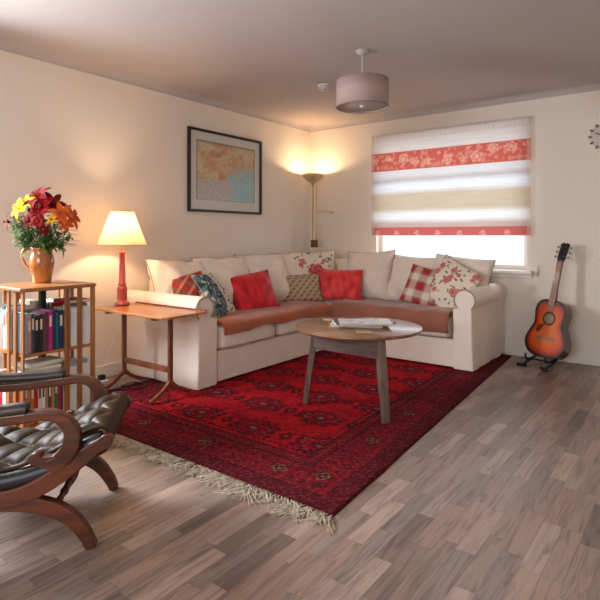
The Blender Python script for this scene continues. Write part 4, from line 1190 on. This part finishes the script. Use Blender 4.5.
def frame_side(y, yo):
    sd = (0, 1, 0)
    # long curve: front tip of the seat, down through the crossing, up to the back
    top = spline([(0.058, y, 0.380), (0.02, y, 0.360), (-0.04, y, 0.318), (-0.12, y, 0.262), (-0.22, y, 0.212), (-0.34, y, 0.195), (-0.48, y, 0.215), (-0.62, y, 0.30), (-0.74, y, 0.47), (-0.82, y, 0.70), (-0.88, y, 0.92)], 6)
    n = len(top); tp = [0.75 + 0.35 * smooth01(0.0, 0.25, i / n) - 0.25 * smooth01(0.6, 1, i / n) for i in range(n)]
    bm = B(); bar(bm, top, 0.042, 0.058, sd, tp)
    side = obj('side_rail', bm, M_chairw, ac, bevel=0.012)
    bm = B(); tube(bm, [(0.056, y - 0.024, 0.380), (0.056, y + 0.024, 0.380)], 0.024, 16); obj('scroll_end', bm, M_chairw, side)
    leg = spline([(0.008, y, 0.0), (-0.012, y, 0.045), (-0.055, y, 0.105), (-0.12, y, 0.150), (-0.21, y, 0.178), (-0.32, y, 0.186)], 6)
    nl = len(leg); tl_ = [0.85 + 0.35 * smooth01(0, 0.6, i / nl) for i in range(nl)]
    bm = B(); bar(bm, leg, 0.040, 0.046, sd, tl_); obj('leg', bm, M_chairw, ac, bevel=0.010)
    rleg = spline([(-0.70, y, 0.0), (-0.67, y, 0.05), (-0.61, y, 0.105), (-0.54, y, 0.145), (-0.44, y, 0.175), (-0.33, y, 0.186)], 6)
    bm = B(); bar(bm, rleg, 0.040, 0.046, sd, tl_); obj('leg', bm, M_chairw, ac, bevel=0.010)
    # shepherd's crook arm
    ya = y + yo
    armc = spline([(-0.80, ya, 0.50), (-0.62, ya, 0.475), (-0.42, ya, 0.468), (-0.24, ya, 0.482), (-0.14, ya, 0.490), (-0.085, ya, 0.468), (-0.055, ya, 0.42), (-0.062, ya, 0.368), (-0.095, y, 0.325), (-0.135, y, 0.30)], 6)
    na = len(armc)
    bm = B(); bar(bm, armc, 0.046, 0.046, sd, [0.8 + 0.5 * smooth01(0.45, 0.75, i / na) for i in range(na)]); am = obj('arm', bm, M_chairw, ac, bevel=0.012)
    cu = spline([(-0.085, y, 0.322), (-0.12, y, 0.318), (-0.155, y, 0.322), (-0.178, y, 0.334)], 5)
    bm = B(); bar(bm, cu, 0.042, 0.044, sd, [1.3, 1.25, 1.2, 1.15, 1.1, 1.05, 1, .95, .9, .85, .8, .75, .7, .65, .6, .6][:len(cu)]); tube(bm, [(-0.180, y - 0.023, 0.334), (-0.180, y + 0.023, 0.334)], 0.020, 16); obj('scroll_end', bm, M_chairw, am)
    # arm pad
    bm = B(); pp = [(-0.60, ya, 0.502), (-0.585, ya, 0.508), (-0.45, ya, 0.502), (-0.30, ya, 0.505), (-0.26, ya, 0.508), (-0.22, ya, 0.512), (-0.205, ya, 0.510)]
    rg = tube(bm, spline(pp, 6), 0.026, 14)
    for v in bm.verts: v.co.z = v.co.z if v.co.z > 0.5 else 0.5 + (v.co.z - 0.5) * 0.55
    o = obj('arm_pad', bm, M_pad, ac, smooth=True)
    P = spline([(-0.58, 0, 0.490), (-0.45, 0, 0.484), (-0.30, 0, 0.487), (-0.21, 0, 0.493)], 12)
    for s in (-1, 1):
        bm = B()
        for p in P: bmesh.ops.create_icosphere(bm, subdivisions=1, radius=0.0045, matrix=Matrix.Translation((p.x, ya + s * 0.0262, p.z + 0.006)))
        obj('studs', bm, M_stud, o)
frame_side(0.0, -0.012); frame_side(CW, 0.012)

# slung seat and back in one buttoned piece
SP = spline([(0.010, 0, 0.325), (0.045, 0, 0.345), (0.058, 0, 0.380), (0.038, 0, 0.410), (0.0, 0, 0.404), (-0.05, 0, 0.378), (-0.14, 0, 0.330), (-0.24, 0, 0.290), (-0.36, 0, 0.270), (-0.48, 0, 0.285), (-0.58, 0, 0.345), (-0.67, 0, 0.48), (-0.73, 0, 0.64), (-0.79, 0, 0.80), (-0.83, 0, 0.92), (-0.86, 0, 0.95), (-0.90, 0, 0.93)], 12)
arc = [0]
for a, b in zip(SP, SP[1:]): arc.append(arc[-1] + (b - a).length)
bm = B(); ny_ = 72; G = []
ya, yb_ = 0.024, CW + 0.012
for i, p in enumerate(SP):
    t = (SP[min(i + 1, len(SP) - 1)] - SP[max(i - 1, 0)]).normalized(); nn = V((t.z, 0, -t.x))
    if i > 0 and False: pass
    nn = -nn if nn.z < 0 and i > 30 else nn
    r = []
    for j in range(ny_ + 1):
        v = j / ny_; yy = ya + (yb_ - ya) * v
        s = arc[i] - 0.10
        a_, b_ = s / 0.085, v * 5
        # diamond button grid: pits at lattice points, valleys along diagonals
        d1 = abs(((a_ + b_) / 2) % 1 - 0.5) * 2; d2 = abs(((a_ - b_) / 2) % 1 - 0.5) * 2
        puff = (1 - d1 ** 3) * (1 - d2 ** 3)
        fade = smooth01(0.01, 0.06, s) * smooth01(0, 0.06, v) * smooth01(1, 0.94, v)
        hgt = 0.030 * puff ** 0.6 * fade + 0.008 * (1 - fade)
        r.append(bm.verts.new(V((p.x, yy, p.z)) + V((-t.z, 0, t.x)) * (-1) * hgt))
    G.append(r)
for i in range(len(SP) - 1):
    for j in range(ny_): bm.faces.new((G[i][j], G[i + 1][j], G[i + 1][j + 1], G[i][j + 1])).smooth = True
o = obj('seat_and_back', bm, M_lea, ac)
s_ = o.modifiers.new('solid', 'SOLIDIFY'); s_.thickness = 0.012; s_.offset = 0
# buttons
bm = B()
def at_arc(s):
    for i in range(len(arc) - 1):
        if arc[i] <= s <= arc[i + 1]: k = (s - arc[i]) / (arc[i + 1] - arc[i]); return SP[i].lerp(SP[i + 1], k), (SP[i + 1] - SP[i]).normalized()
    return SP[-1], V((0, 0, 1))
q = 0
for ia in range(1, 18):
    for jb in range(0, 6):
        if (ia + jb) % 2 == 1:
            v = jb / 5; s = ia * 0.085 + 0.10
            if 0.05 < v < 0.95 and s < arc[-1] - 0.05:
                p, t = at_arc(s); bmesh.ops.create_icosphere(bm, subdivisions=2, radius=0.0075, matrix=Matrix.Translation(V((p.x, ya + (yb_ - ya) * v, p.z)) + V((t.z, 0, -t.x)) * 0.007))
obj('buttons', bm, M_lea, o, smooth=True)
# black leather side edging with studs on the near and far rail
for y, s in ((0.0, 1), (CW, -1)):
    P = spline([(0.045, 0, 0.375), (0.01, 0, 0.368), (-0.05, 0, 0.335), (-0.115, 0, 0.292), (-0.16, 0, 0.276), (-0.24, 0, 0.256), (-0.34, 0, 0.245), (-0.46, 0, 0.262), (-0.60, 0, 0.345), (-0.70, 0, 0.50)], 6)
    bm = B(); tube(bm, [(p.x, y + s * 0.022, p.z) for p in P], [0.010] + [0.034] * (len(P) - 2) + [0.012], 14); b_ = obj('leather_edging', bm, M_lea2, ac, smooth=True)
    bm = B(); P2 = spline([(-0.10, 0, 0.292), (-0.16, 0, 0.262), (-0.24, 0, 0.232), (-0.34, 0, 0.224), (-0.46, 0, 0.242)], 14)
    for p in P2: bmesh.ops.create_icosphere(bm, subdivisions=1, radius=0.0042, matrix=Matrix.Translation((p.x, y - s * 0.014, p.z + 0.002)))
    obj('studs', bm, M_stud, b_)
# turned stretchers joining the two sides
for sx, sz in ((-0.115, 0.158), (-0.56, 0.14)):
    bm = B(); prof = [0.010, 0.013, 0.010, 0.016, 0.012, 0.014, 0.017, 0.018, 0.017, 0.014, 0.012, 0.016, 0.010, 0.013, 0.010]
    tube(bm, [(sx, 0.021 + (CW - 0.042) * k / 14, sz) for k in range(15)], prof, 14); obj('stretcher', bm, M_chairw, ac)
bm = B(); box2(bm, (-0.90, 0.0225, 0.86), (-0.86, CW - 0.0225, 0.93)); obj('top_rail', bm, M_chairw, ac, bevel=0.008)
